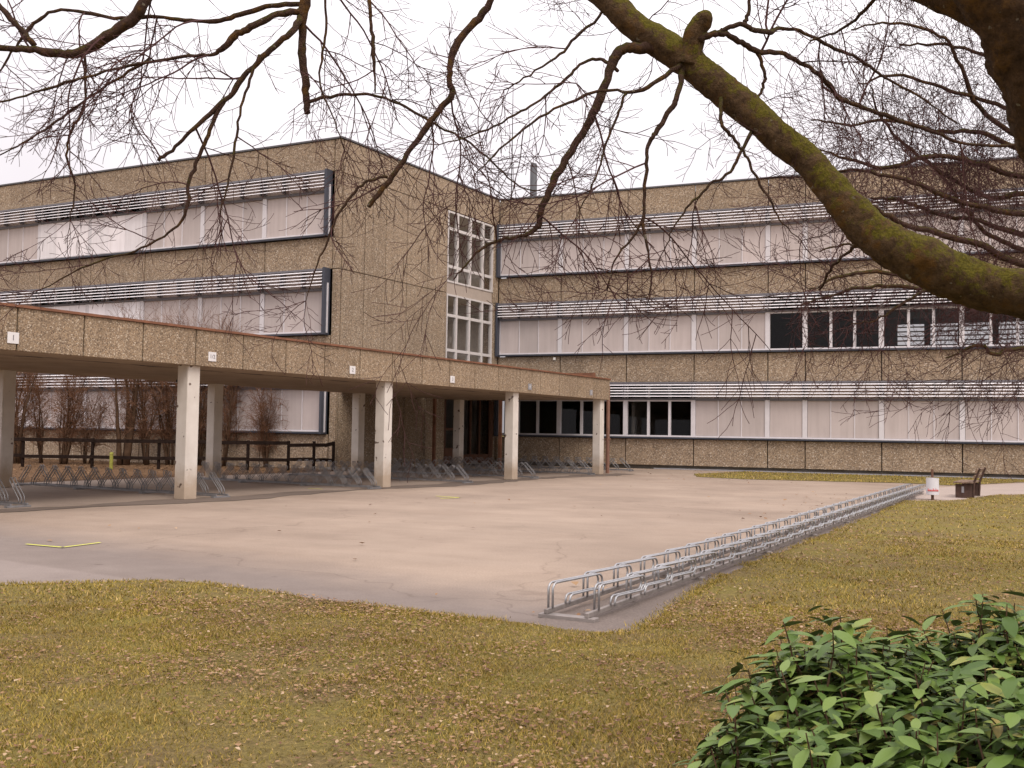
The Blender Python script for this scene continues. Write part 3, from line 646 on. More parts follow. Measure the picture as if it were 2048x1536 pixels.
def spline(pts, sub):
    out = []; P = [Vector(p) for p in pts]; P = [P[0]*2-P[1]]+P+[P[-1]*2-P[-2]]
    for i in range(1, len(P)-2):
        for k in range(sub):
            t = k/sub; a, b, c, d = P[i-1], P[i], P[i+1], P[i+2]
            out.append(.5*((2*b)+(c-a)*t+(2*a-5*b+4*c-d)*t*t+(3*b-a-3*c+d)*t**3))
    out.append(P[-2].copy()); return out
def limb(name, pix, mat, parent, sub=6, sides=10, rough=.06, wiggle=0, thin=1.0):
    """pix: list of (x, y, width_px, depth); returns centre line and radii"""
    pts = spline([at(x, y, d) for x, y, w_, d in pix], sub)
    ws = [w_*d/FPX/2*thin for x, y, w_, d in pix]; rad = []
    for i in range(len(ws)-1): rad += [ws[i]+(ws[i+1]-ws[i])*k/sub for k in range(sub)]
    rad.append(ws[-1])
    if wiggle: pts = [p+Vector((random.uniform(-1, 1), random.uniform(-1, 1), random.uniform(-1, 1)))*wiggle for p in pts]
    mb = MB(); mb.tube(pts, rad, sides)
    from mathutils import noise as mn
    V = []; n = sides
    for i, v in enumerate(mb.v):
        c = pts[min(i//n, len(pts)-1)]; d = Vector(v)-c; r = d.length
        k = 1+rough*2*mn.noise(Vector(v)*7)+rough*1.2*mn.noise(Vector(v)*19)+rough*.7*mn.noise(Vector(v)*47)
        V.append(tuple(c+d*k))
    mb.v = V; o = mb.build(name, mat, None, smooth=True)
    o.parent = parent; o.matrix_parent_inverse = Matrix.Translation(-parent.location)
    return pts, rad
class Twigs:
    def __init__(s): s.V = []; s.F = []; s.n = 0
    def add(s, pts, r0, r1):
        m = len(pts); k = 3; a = (pts[1]-pts[0]).orthogonal().normalized(); b0 = s.n
        for i, p in enumerate(pts):
            t = (pts[min(i+1, m-1)]-pts[max(i-1, 0)]); t.normalize(); a = (a-t*a.dot(t)).normalized(); b = t.cross(a); r = r0+(r1-r0)*i/(m-1)
            for j in range(k):
                q = 2*pi*j/k; v = p+(a*cos(q)+b*sin(q))*r; s.V.append((v.x, v.y, v.z))
        for i in range(m-1):
            for j in range(k): j2 = (j+1) % k; s.F.append((b0+i*k+j, b0+i*k+j2, b0+(i+1)*k+j2, b0+(i+1)*k+j))
        s.n += m*k
    def build(s, name, mat, parent):
        me = tris_mesh(name, np.array(s.V), np.array(s.F), mat); o = link(name, me); tag(o, kind='stuff')
        o.parent = parent; o.matrix_parent_inverse = Matrix.Translation(-parent.location); return o
def rv(): 
    v = Vector((random.gauss(0, 1), random.gauss(0, 1), random.gauss(0, 1))); return v.normalized()
def grow(tw, p, d, L, r, lvl, grav, jit=.36, flat=0, rmin=.0013, dens=1.0):
    """a crooked twig that forks; grav < 0 droops first, tips turn up"""
    n = max(4, int(L/.05)+1); n = min(n, 16); st = L/n; pts = [p.copy()]; d = d.normalized(); dirs = []
    for i in range(n):
        d = (d + rv()*jit + Vector((0, 0, grav*(1-2.4*i/n)))).normalized()
        if flat: d = (d - FW*d.dot(FW)*flat).normalized()
        p = p + d*st; pts.append(p.copy()); dirs.append(d.copy())
    tw.add(pts, r, max(rmin, r*.42))
    if lvl > 0:
        m = max(2, int(min(n, 11)*.75*dens)); 
        for i in range(m):
            j = 1+int((n-1)*(i+random.random())/m); j = min(j, n); side = rv(); side = side - dirs[j-1]*side.dot(dirs[j-1])
            nd = dirs[j-1]*.75 + side.normalized()*random.uniform(.5, 1.0)
            grow(tw, pts[j], nd, L*random.uniform(.25, .55), max(rmin, r*.55), lvl-1, grav*.8, jit, flat, rmin, dens)
def sprout(tw, pts, rad, gap, Lr, lvl, grav, t0=0., t1=1., dens=1, rs=.32, flat=.35, rmin=.0013, jit=.36):
    n = len(pts); acc = 0
    for i in range(int(n*t0)+1, int(n*t1)):
        acc += (pts[i]-pts[i-1]).length
        while acc > gap:
            acc -= gap*random.uniform(.6, 1.4); t = (pts[i]-pts[i-1]).normalized(); side = rv(); side = (side-t*side.dot(t)).normalized()
            d = t*random.uniform(.1, .8)+side; L = random.uniform(*Lr); r = min(rad[i]*.6, rs*.01*(.5+L))
            grow(tw, pts[i]+side*rad[i]*.6, d, L, max(r, rmin), lvl, grav, jit, flat, rmin, dens)

# ------------------------------------------------------------------ the mossy foreground tree (trunk just outside the frame on the right)
base = at(2480, 1500, 4.2); base.z = 0
tr = empty('mossy_tree', base); tag(tr, 'big bare mossy tree whose limbs hang over the lawn from the right', 'tree')
D = 4.6
fk = [(2380, 700, 230, 4.35)]
b0 = EYE + (at(2470, 900, 4.3)-EYE); px_base = (2500, 1640, 300, 4.2)
limb('trunk', [(2500, 1640, 310, 4.25), (2470, 1300, 260, 4.3), (2430, 1000, 235, 4.35), (2370, 740, 235, 4.3), (2270, 520, 190, 4.1), (2165, 330, 180, 3.95), (2108, 200, 175, 3.85), (2062, 100, 165, 3.8), (2018, 10, 150, 3.75), (1950, -90, 140, 3.75), (1850, -300, 120, 3.8)], M['bark_dark'], tr, 16, 40, .06)
limb('limb', [(2020, 40, 110, 3.85), (1940, 5, 80, 3.9), (1850, -28, 66, 4.0), (1760, -60, 60, 4.1), (1600, -160, 50, 4.4)], M['bark_dark'], tr, 6, 14, .05)
main_pts, main_rad = limb('limb', [(2370, 700, 130, 4.4), (2200, 630, 104, 4.5), (2048, 588, 94, 4.6), (1975, 573, 92, 4.65), (1891, 547, 98, 4.68), (1828, 514, 97, 4.7), (1762, 478, 82, 4.75), (1709, 430, 72, 4.8), (1662, 376, 63, 4.85), (1616, 322, 60, 4.9), (1551, 268, 60, 4.95), (1490, 215, 61, 5.0), (1420, 161, 60, 5.05), (1354, 107, 62, 5.1), (1273, 54, 54, 5.15), (1213, 0, 50, 5.2), (1100, -90, 46, 5.4), (900, -220, 42, 5.7), (700, -290, 38, 6.0), (500, -330, 32, 6.3), (250, -330, 26, 6.6)], M['bark'], tr, 16, 36, .075)
limb('limb_stub', [(1375, 130, 46, 5.05), (1384, 98, 42, 5.04), (1390, 66, 44, 5.02), (1404, 44, 44, 5.0), (1411, 30, 34, 4.98), (1413, 24, 14, 4.98)], M['bark'], tr, 6, 14, .06)
TW = Twigs()
paths = [  # x, y, width, depth of the boughs that hang into view
 ([(1320, 92, 34, 5.1), (1280, 96, 30, 5.1), (1248, 97, 26, 5.1), (1228, 120, 24, 5.1), (1205, 185, 23, 5.1), (1180, 240, 21, 5.1), (1150, 290, 20, 5.1), (1120, 340, 19, 5.1), (1097, 385, 18, 5.1), (1082, 425, 17, 5.1), (1078, 450, 13, 5.1), (1050, 470, 10, 5.1), (1000, 480, 8, 5.1), (960, 500, 6, 5.1), (930, 530, 5, 5.1), (905, 560, 3, 5.1)], .5),
 ([(1368, 120, 20, 5.06), (1356, 190, 14, 5.0), (1340, 220, 13, 5.0), (1312, 265, 12, 5.0), (1297, 290, 11, 5.0), (1292, 340, 10, 5.0), (1287, 420, 9, 5.0), (1290, 480, 7, 5.0), (1303, 545, 6, 5.0), (1296, 610, 3, 5.0)], .2),
 ([(1020, -180, 30, 5.5), (990, -25, 22, 5.4), (965, 28, 20, 5.4), (930, 65, 19, 5.4), (905, 110, 17, 5.4), (899, 155, 16, 5.4), (903, 190, 15, 5.4), (880, 218, 15, 5.4), (850, 258, 15, 5.4), (820, 300, 14, 5.4), (790, 345, 14, 5.4), (760, 385, 14, 5.4), (735, 415, 11, 5.4)], .1),
 ([(775, 352, 8, 5.4), (730, 365, 7, 5.4), (700, 395, 7, 5.4), (675, 430, 7, 5.4), (655, 480, 6, 5.4), (630, 540, 4, 5.4), (612, 600, 2, 5.4)], .0),
 ([(700, -290, 40, 6.0), (640, -120, 34, 5.9), (612, -10, 30, 5.8), (604, 60, 24, 5.8), (606, 120, 20, 5.8), (612, 180, 18, 5.8), (613, 226, 15, 5.8)], .3),
 ([(613, 205, 10, 5.8), (650, 195, 9, 5.8), (720, 188, 8, 5.8), (780, 200, 7, 5.8), (830, 225, 7, 5.8), (880, 255, 6, 5.8), (930, 280, 6, 5.8), (985, 325, 5, 5.8), (1040, 372, 4, 5.8), (1105, 388, 2, 5.8)], .0),
 ([(480, -260, 40, 6.2), (380, -100, 32, 6.0), (300, -12, 28, 5.9), (270, 35, 28, 5.9), (215, 72, 28, 5.9), (165, 102, 24, 5.9), (130, 108, 21, 5.9), (70, 100, 19, 5.9), (0, 95, 17, 5.9), (-90, 85, 14, 5.9)], .0),
 ([(70, 92, 16, 5.9), (35, 52, 14, 5.9), (0, 14, 13, 5.9), (-50, -40, 12, 5.9)], .0),
 ([(606, 30, 20, 5.8), (585, 62, 17, 5.7), (555, 88, 16, 5.7), (520, 120, 15, 5.7), (490, 150, 14, 5.7), (465, 185, 13, 5.7), (430, 220, 12, 5.7), (380, 265, 10, 5.7), (345, 300, 9, 5.7), (316, 320, 10, 5.7)], .1),
 ([(450, 200, 10, 5.7), (430, 235, 11, 5.7), (412, 280, 11, 5.7), (392, 330, 10, 5.7), (378, 370, 10, 5.7), (376, 410, 10, 5.7), (360, 445, 7, 5.7), (320, 478, 6, 5.7), (270, 502, 6, 5.7), (180, 530, 5, 5.7), (80, 580, 3, 5.7)], .0),
 ([(606, 20, 16, 5.8), (545, 32, 14, 5.7), (500, 55, 17, 5.7), (470, 70, 19, 5.7), (448, 95, 14, 5.7), (428, 108, 9, 5.7), (380, 112, 8, 5.7), (310, 122, 8, 5.7), (230, 138, 7, 5.7), (130, 165, 6, 5.7), (50, 192, 5, 5.7), (-30, 210, 4, 5.7)], .0),
 ([(610, 8, 16, 5.8), (545, 12, 12, 6.0), (480, 30, 11, 6.0), (430, 42, 12, 6.0), (370, 40, 10, 6.0), (300, 33, 11, 6.0), (230, 36, 10, 6.0), (170, 25, 9, 6.0), (110, 22, 8, 6.0), (60, 55, 8, 6.0), (30, 95, 6, 6.0), (-5, 150, 5, 6.0)], .0),
 ([(760, -180, 14, 5.8), (740, -20, 10, 5.6), (743, 50, 10, 5.6), (748, 110, 9, 5.6), (750, 185, 4, 5.6)], .1),
 ([(660, -100, 9, 5.6), (652, 0, 7, 5.6), (654, 55, 7, 5.6), (645, 110, 6, 5.6), (640, 168, 5, 5.6), (665, 230, 4, 5.6), (690, 300, 3, 5.6)], .0),
 ([(520, 110, 9, 5.6), (500, 160, 8, 5.6), (480, 230, 7, 5.6), (470, 300, 7, 5.6), (455, 370, 5, 5.6), (440, 430, 3, 5.6)], .0),
 ([(300, 118, 8, 5.8), (230, 160, 7, 5.8), (150, 215, 7, 5.8), (90, 260, 6, 5.8), (20, 300, 4, 5.8), (-30, 330, 3, 5.8)], .0),
 ([(170, 105, 8, 5.8), (172, 180, 7, 5.8), (165, 220, 7, 5.8), (140, 270, 7, 5.8), (135, 320, 6, 5.8), (150, 370, 5, 5.8), (140, 440, 3, 5.8)], .0),
 ([(1398, 74, 22, 5.0), (1430, 68, 17, 5.0), (1448, 60, 14, 5.0), (1480, 48, 13, 5.0), (1510, 60, 12, 5.1), (1540, 64, 12, 5.2), (1560, 56, 10, 5.3), (1610, 66, 9, 5.4), (1660, 92, 9, 5.5), (1720, 120, 8, 5.6), (1770, 155, 6, 5.7), (1850, 200, 5, 5.8), (1920, 250, 3, 5.9)], .1),
 ([(1396, 78, 22, 5.0), (1430, 66, 18, 5.0), (1452, 68, 15, 5.0), (1482, 86, 15, 5.1), (1515, 102, 14, 5.2), (1560, 106, 12, 5.3), (1610, 130, 12, 5.4), (1650, 160, 12, 5.5), (1682, 198, 12, 5.6), (1730, 215, 11, 5.7), (1800, 242, 11, 5.8), (1870, 265, 9, 5.9), (1940, 288, 8, 6.0), (2060, 290, 8, 6.1)], .1),
 ([(1515, 102, 11, 5.2), (1524, 130, 10, 5.2), (1530, 158, 9, 5.2), (1520, 185, 8, 5.2), (1505, 215, 5, 5.2)], .1),
 ([(1490, 48, 12, 5.05), (1498, 20, 9, 5.05), (1502, -30, 8, 5.05), (1520, -100, 6, 5.05)], .1),
 ([(1235, 140, 10, 5.1), (1200, 118, 9, 5.2), (1160, 130, 8, 5.2), (1130, 160, 8, 5.2), (1080, 200, 7, 5.2), (1030, 230, 6, 5.2), (960, 265, 5, 5.2), (880, 290, 3, 5.2)], .0),
 ([(1368, 125, 14, 5.04), (1310, 165, 11, 5.0), (1270, 185, 10, 5.0), (1210, 180, 8, 5.0), (1150, 200, 7, 5.0), (1080, 235, 6, 5.0), (1000, 300, 5, 5.0), (950, 350, 3, 5.0)], .0),
 ([(1252, 184, 8, 5.0), (1235, 230, 7, 5.0), (1215, 280, 6, 5.0), (1200, 330, 6, 5.0), (1180, 380, 4, 5.0), (1150, 440, 3, 5.0)], .0),
 ([(1440, 195, 13, 4.98), (1442, 245, 10, 4.9), (1465, 275, 9, 4.9), (1490, 310, 8, 4.9), (1510, 350, 7, 4.9), (1540, 400, 6, 4.9), (1560, 440, 4, 4.9), (1600, 480, 2, 4.9)], .0),
 ([(1512, 245, 12, 4.98), (1482, 305, 9, 4.9), (1460, 345, 8, 4.9), (1420, 370, 7, 4.9), (1380, 410, 6, 4.9), (1350, 450, 4, 4.9), (1330, 500, 3, 4.9)], .0),
 ([(1288, 425, 8, 5.0), (1270, 470, 6, 5.0), (1230, 520, 5, 5.0), (1215, 580, 3, 5.0)], .0),
 ([(1150, -60, 12, 5.3), (1205, 20, 8, 5.2), (1150, 75, 8, 5.2), (1120, 110, 7, 5.2), (1060, 150, 5, 5.2), (1010, 180, 4, 5.2)], .0),
 ([(1720, 480, 14, 4.8), (1700, 500, 8, 5.0), (1660, 540, 7, 5.2), (1640, 580, 5, 5.3)], .0),
 ([(1775, -30, 12, 4.2), (1730, 20, 9, 4.4), (1680, 60, 7, 4.6), (1620, 80, 5, 4.8)], .0),
]
for pix, _ in paths:
    thick = max(q[2] for q in pix) > 13
    p_, r_ = limb('branch', pix, M['branch'], tr, 5, 8 if thick else 5, .13 if thick else .06, .005, .8)
    Lr = (.2, .62) if thick else (.18, .55)
    sprout(TW, p_, r_, .36, (.4, 1.0) if thick else (.3, .75), 2, -.06, .12, 1.0, 1.0, .5, .3, .0015, .17)
    sprout(TW, p_, r_, .2, (.1, .35), 1, -.04, .12, 1.0, 1.0, .28, .3, .0014, .26)
    # the fine brush at the tip
    if not thick:
        for _k in range(3): grow(TW, p_[-1], (p_[-1]-p_[-4])+rv()*.1, .4, .0028, 2, .05, .25, .3)
sprout(TW, main_pts, main_rad, .16, (.1, .32), 1, .12, .2, .62, 1, .22, .3)
sprout(TW, main_pts, main_rad, .09, (.3, .8), 2, -.1, .66, 1., 1, .3, .2)
TW.build('twigs', M['twig'], tr)

# ------------------------------------------------------------------ dense tree behind on the right
base2 = at(2420, 1060, 10.5); base2.z = 0
t2 = empty('bare_tree', base2); tag(t2, 'finely branched bare tree reaching in from the right behind the mossy limb', 'tree')
limb('trunk', [(2460, 1120, 80, 10.5), (2440, 800, 70, 10.5), (2420, 500, 58, 10.5), (2400, 250, 44, 10.5), (2390, 0, 30, 10.5), (2380, -200, 16, 10.5)], M['bark_dark'], t2, 6, 14, .06)
TW2 = Twigs()
p2 = [
 [(2415, 480, 24, 10.5), (2250, 400, 18, 10.2), (2048, 355, 12, 9.9), (1950, 325, 10, 9.7), (1860, 310, 9, 9.6), (1780, 335, 8, 9.5), (1700, 318, 6, 9.4), (1640, 300, 3, 9.4)],
 [(2415, 540, 24, 10.5), (2250, 470, 18, 10.1), (2048, 430, 14, 9.7), (1930, 405, 11, 9.5), (1840, 370, 10, 9.3), (1770, 350, 8, 9.2), (1700, 340, 6, 9.1), (1650, 350, 3, 9.1)],
 [(2420, 620, 26, 10.5), (2250, 570, 20, 9.9), (2048, 530, 15, 9.5), (1960, 490, 14, 9.3), (1870, 465, 13, 9.2), (1790, 440, 11, 9.1), (1740, 410, 8, 9.0), (1690, 380, 4, 9.0)],
 [(2420, 640, 24, 10.5), (2250, 600, 18, 9.8), (2048, 560, 10, 9.3), (1920, 565, 9, 9.2), (1820, 552, 9, 9.1), (1740, 545, 8, 9.0), (1680, 552, 6, 8.9), (1620, 580, 3, 8.9)],
 [(2430, 700, 24, 10.5), (2250, 640, 16, 10.2), (2048, 585, 9, 9.6), (1950, 580, 9, 9.5), (1850, 578, 8, 9.4), (1770, 572, 7, 9.3), (1690, 582, 6, 9.2), (1600, 610, 3, 9.2)],
 [(2430, 760, 20, 10.5), (2250, 720, 14, 10), (2048, 697, 8, 9.5), (1990, 708, 7, 9.4), (1965, 690, 7, 9.4), (1935, 698, 6, 9.4), (1890, 718, 3, 9.4)],
 [(2405, 300, 24, 10.5), (2200, 310, 16, 10.2), (2048, 275, 12, 10.0), (1960, 215, 10, 9.9), (1915, 120, 8, 9.8), (1880, 70, 7, 9.7), (1780, 45, 5, 9.6), (1700, 60, 3, 9.6)],
 [(2405, 320, 20, 10.5), (2200, 260, 14, 10.2), (2048, 225, 10, 10.0), (1960, 200, 8, 9.9), (1880, 175, 7, 9.8), (1790, 150, 6, 9.7), (1720, 170, 3, 9.7)],
 [(2410, 420, 20, 10.5), (2200, 330, 16, 10.2), (2048, 300, 11, 10.0), (1960, 265, 9, 9.9), (1870, 262, 8, 9.8), (1790, 240, 7, 9.7), (1700, 250, 5, 9.6), (1620, 240, 3, 9.6)],
 [(2410, 440, 20, 10.5), (2200, 400, 16, 10.4), (2048, 385, 12, 10.2), (1980, 395, 9, 10), (1890, 350, 8, 9.9), (1810, 290, 7, 9.8), (1760, 230, 5, 9.7), (1740, 170, 3, 9.6)],
 [(2410, 560, 20, 10.5), (2200, 480, 16, 10.4), (2048, 470, 12, 10.2), (1960, 440, 9, 10), (1880, 430, 8, 9.9), (1800, 400, 7, 9.8), (1740, 395, 4, 9.7)],
 [(2410, 600, 20, 10.5), (2200, 560, 14, 10.4), (2048, 500, 10, 10.2), (1980, 470, 9, 10), (1930, 420, 8, 9.9), (1900, 370, 6, 9.8), (1860, 330, 4, 9.7)],
 [(2395, 120, 16, 10.5), (2200, 140, 12, 10.2), (2048, 120, 9, 10.0), (1980, 110, 8, 9.9), (1890, 90, 6, 9.8), (1800, 90, 4, 9.7)],
 [(1800, 552, 7, 9.1), (1760, 510, 6, 9.0), (1700, 490, 5, 9.0), (1640, 500, 3, 9.0)],
 [(1860, 575, 7, 9.3), (1800, 610, 6, 9.2), (1750, 640, 4, 9.2), (1700, 650, 2, 9.2)],
]
for pix in p2:
    p_, r_ = limb('branch', pix, M['branch'], t2, 5, 6, .06, .012)
    sprout(TW2, p_, r_, .13, (.4, 1.1), 2, .05, .2, 1.0, .95, .26, .35, .0021, .2)
TW2.build('twigs', M['twig'], t2)

# ------------------------------------------------------------------ bare shrubs behind the fence
def shrub(x, depth, H, n, spread, label, thick=.03, lean=0):
    b = at(x, 900, depth); b.z = 0
    t = empty('bare_shrub', b); tag(t, label, 'shrub', 'bare shrubs behind the fence'); tw = Twigs(); cand = []
    for i in range(int(n*1.4)):
        a = random.uniform(0, 2*pi); q = random.uniform(.1, 1)*spread
        dirn = Vector((cos(a)*q+lean, sin(a)*q*.6, 1)); hh = H*random.uniform(.65, 1.02); m = 7; p = b+Vector((cos(a)*.12, sin(a)*.12, 0)); pts = [p.copy()]
        d = dirn.normalized()
        for k in range(m):
            d = (d+rv()*.12+Vector((0, 0, .06))).normalized(); p = p+d*(hh*.72/m); pts.append(p.copy())
        r0 = thick*random.uniform(.6, 1.15); rad = [max(.006, r0*(1-.8*k/m)) for k in range(m+1)]
        mb = MB(); mb.tube(pts, rad, 6); o = mb.build('stem', M['stem'], None, smooth=True); o.parent = t; o.matrix_parent_inverse = Matrix.Translation(-b)
        sp = spline(pts, 3); rr = [max(.006, r0*(1-.8*k/(len(sp)-1))) for k in range(len(sp))]
        sprout(tw, sp, rr, .085, (.35, 1.0), 1, .16, .2, 1.0, 1.1, .6, 0, .0045, .16)
        for k in range(6): grow(tw, pts[-1], d+rv()*.4, hh*.3, .008, 1, .1, .15, 0, .0045, 1)
    tw.build('twigs', M['twig_red'], t)
shrub(35, 41, 5.6, 5, .16, 'bare shrub at the far left beside the leftmost shelter column', .075)
shrub(88, 42, 5.2, 4, .2, 'slim-stemmed bare shrub, second from the left behind the fence', .05)
shrub(128, 41, 4.8, 6, .2, 'bushy bare shrub with knotted stems, third from the left', .06)
shrub(175, 42, 3.0, 6, .45, 'low spreading bare shrub in front of the brightest blind', .03)
shrub(247, 41, 6.6, 3, .1, 'bare shrub with one stout straight trunk behind the fence', .12)
shrub(296, 41.5, 6.8, 5, .22, 'bare shrub with forked stems left of the nearest column', .055)
shrub(340, 42, 6.6, 6, .18, 'twiggy bare shrub hidden partly by the nearest shelter column', .05)
shrub(395, 42, 6.6, 6, .16, 'tall bare shrub between the nearest column and the one behind it', .06)
shrub(446, 41.5, 5.8, 4, .2, 'bare shrub just right of the second back column', .05)
shrub(480, 42, 4.2, 4, .3, 'thin-stemmed bare shrub before the closed grey blinds', .035)
shrub(537, 41, 3.5, 10, .32, 'vase-shaped bare shrub at the right end of the row', .045)

# ------------------------------------------------------------------ lawn: blades and fallen leaves
def inpoly(P, poly):
    x, y = P[:, 0], P[:, 1]; c = np.zeros(len(P), bool); j = len(poly)-1
    for i in range(len(poly)):
        xi, yi = poly[i]; xj, yj = poly[j]
        m = ((yi > y) != (yj > y)) & (x < (xj-xi)*(y-yi)/(yj-yi+1e-12)+xi); c ^= m; j = i
    return c
def patchy(P, sc_, seed):                          # cheap smooth value noise for density and tone
    r = np.random.default_rng(seed); out = np.zeros(len(P))
    for k in range(6):
        a = r.uniform(0, 2*pi); f = sc_*r.uniform(.6, 1.8); out += np.sin((P[:, 0]*cos(a)+P[:, 1]*sin(a))*f+r.uniform(0, 6.28))
    return out/6
def scatter(n, r0, r1, poly, half=.62, power=1.0):
    a = YAW + rng.uniform(-half, half, n); t = rng.random(n)
    r = r0*(r1/r0)**t if power == 0 else np.sqrt(r0**2+(r1**2-r0**2)*t)
    P = np.stack([np.sin(a)*r, np.cos(a)*r], 1); return P[inpoly(P, poly)]
def ramp_island(name, stops, rough=.8, transl=.0):
    m, n, b = new_mat(name); g = n.nodes.new('ShaderNodeNewGeometry'); r = ramp(n, stops); n.links.new(g.outputs['Random Per Island'], r.inputs['Fac'])
    f = noise(n, worldpos(n), .9, 5, .6); rf = ramp(n, [(.3, (.78, .72, .7)), (.7, (1.15, 1.12, 1.0))]); n.links.new(f, rf.inputs['Fac'])
    c = mixc(n, 1, r.outputs['Color'], rf.outputs['Color'], 'MULTIPLY'); n.links.new(c, b.inputs['Base Color']); b.inputs['Roughness'].default_value = rough
    b.inputs['Specular IOR Level'].default_value = .2; return m
M['grass'] = ramp_island('winter_grass', [(0, (.135, .12, .016)), (.35, (.27, .218, .04)), (.6, (.36, .27, .062)), (.85, (.45, .32, .095)), (1, (.53, .39, .18))])
M['litter'] = ramp_island('fallen_leaves', [(0, (.12, .06, .04)), (.4, (.25, .145, .08)), (.9, (.35, .23, .135)), (1, (.5, .38, .27))])
M['bed_litter'] = ramp_island('bed_leaves', [(0, (.06, .032, .02)), (.5, (.15, .085, .042)), (1, (.26, .17, .1))])
def blades(P, hmin, hmax, wd):
    n = len(P); a = rng.uniform(0, 2*pi, n); h = rng.uniform(hmin, hmax, n)*np.clip(.75+.5*patchy(P, 3.1, 21)+.5*patchy(P, 11, 22), .35, 1.4); ln = rng.uniform(.3, 1.3, n)*h; la = rng.uniform(0, 2*pi, n); w2 = wd*rng.uniform(.6, 1.3, n)/2
    B = np.zeros((n, 3, 3)); z0 = .012
    B[:, 0, 0] = P[:, 0]-np.cos(a)*w2; B[:, 0, 1] = P[:, 1]-np.sin(a)*w2; B[:, 1, 0] = P[:, 0]+np.cos(a)*w2; B[:, 1, 1] = P[:, 1]+np.sin(a)*w2
    B[:, 2, 0] = P[:, 0]+np.cos(la)*ln; B[:, 2, 1] = P[:, 1]+np.sin(la)*ln; B[:, 0:2, 2] = z0; B[:, 2, 2] = z0+h
    return B.reshape(-1, 3)
parts = []
for n, r0, r1, h0, h1, wd in ((330000, 2.2, 9.5, .012, .034, .0055), (150000, 8.5, 17, .015, .04, .011), (90000, 16, 34, .02, .05, .022)):
    P = scatter(n, r0, r1, LAWN); k = patchy(P, 2.4, 3)+patchy(P, 7, 4)*.7; P = P[rng.random(len(P)) < np.clip(.75+.9*k, .1, 1)]
    parts.append(blades(P, h0, h1, wd))
E_ = []
for (x0, y0), (x1, y1) in zip(LAWN[1:25], LAWN[2:26]):
    L_ = math.hypot(x1-x0, y1-y0); n_ = int(L_*(500 if y0 < 12 else 160)); t_ = rng.random(n_)
    E_.append(np.stack([x0+(x1-x0)*t_+rng.normal(0, .05, n_), y0+(y1-y0)*t_+rng.normal(0, .05, n_)], 1))
E_ = np.concatenate(E_); parts.append(blades(E_[patchy(E_, 4, 31) > -.25], .018, .045, .008))
P = scatter(60000, 36, 52, STRIP, .8); parts.append(blades(P, .03, .08, .03))
V = np.concatenate(parts); F = np.arange(len(V)).reshape(-1, 3)
g = link('grass', tris_mesh('grass', V, F, M['grass'])); tag(g, 'short yellow-green winter grass of the lawn', 'grass', kind='stuff')
def leaves(P, s0, s1, lift=.028):
    n = len(P); a = rng.uniform(0, 2*pi, n); s = rng.uniform(s0, s1, n); w2 = s*rng.uniform(.3, .55, n)
    cu = rng.uniform(-.25, .6, n)*s; tl = rng.uniform(-.4, .4, n); z = .016+rng.random(n)*lift
    ux, uy = np.cos(a), np.sin(a); V = np.zeros((n, 6, 3))
    for i, (p, q) in enumerate(((-.5, 0), (-.1, -1), (-.1, 1), (.2, -.85), (.2, .85), (.55, 0))):
        V[:, i, 0] = P[:, 0]+ux*p*s-uy*q*w2; V[:, i, 1] = P[:, 1]+uy*p*s+ux*q*w2; V[:, i, 2] = z+np.abs(q)*cu*.7+p*tl*s+(.15*s if i in (0, 5) else 0)*np.sign(cu)
    V[:, :, 2] = np.maximum(V[:, :, 2], .014)
    f = np.array([[0, 1, 2], [1, 3, 2], [3, 4, 2], [3, 5, 4]]); F = (np.arange(n)[:, None, None]*6+f[None]).reshape(-1, 3); return V.reshape(-1, 3), F
Vs, Fs, off = [], [], 0
for n, r0, r1, s0, s1 in ((60000, 2.2, 9.5, .008, .03), (24000, 9, 18, .014, .04), (9000, 17, 34, .025, .05)):
    P = scatter(n, r0, r1, LAWN); k = patchy(P, 1.7, 11)+patchy(P, 5, 12)*.9; P = P[rng.random(len(P)) < np.clip(.5+1.1*k, .06, 1)]
    v, f = leaves(P, s0, s1); Vs.append(v); Fs.append(f+off); off += len(v)
lf = link('leaf_litter', tris_mesh('leaf_litter', np.concatenate(Vs), np.concatenate(Fs), M['litter'])); tag(lf, 'small brown dead leaves strewn through the lawn', 'leaf litter', kind='stuff')
P = np.stack([rng.uniform(-16, -4, 160), rng.uniform(33, 44, 160)], 1); P = np.concatenate([P, np.stack([rng.uniform(-3.6, -2.2, 90), rng.uniform(8, 30, 90)], 1), np.stack([rng.uniform(-12, -3, 60), rng.uniform(8, 30, 60)], 1)])
v, f = leaves(P, .03, .085, .012); P2 = np.stack([rng.uniform(-44, -21, 16000), rng.uniform(4, 35, 16000)], 1); P2 = P2[inpoly(P2, BEDP)]
v2, f2 = leaves(P2, .04, .09, .02); bl = link('bed_leaves', tris_mesh('bed_leaves', v2, f2, M['bed_litter'])); tag(bl, 'brown dead leaves under the bare shrubs', 'leaf litter', kind='stuff')
lf = link('yard_leaves', tris_mesh('yard_leaves', v, f, M['litter'])); tag(lf, 'scattered dead leaves on the asphalt yard', 'leaf litter', kind='stuff')

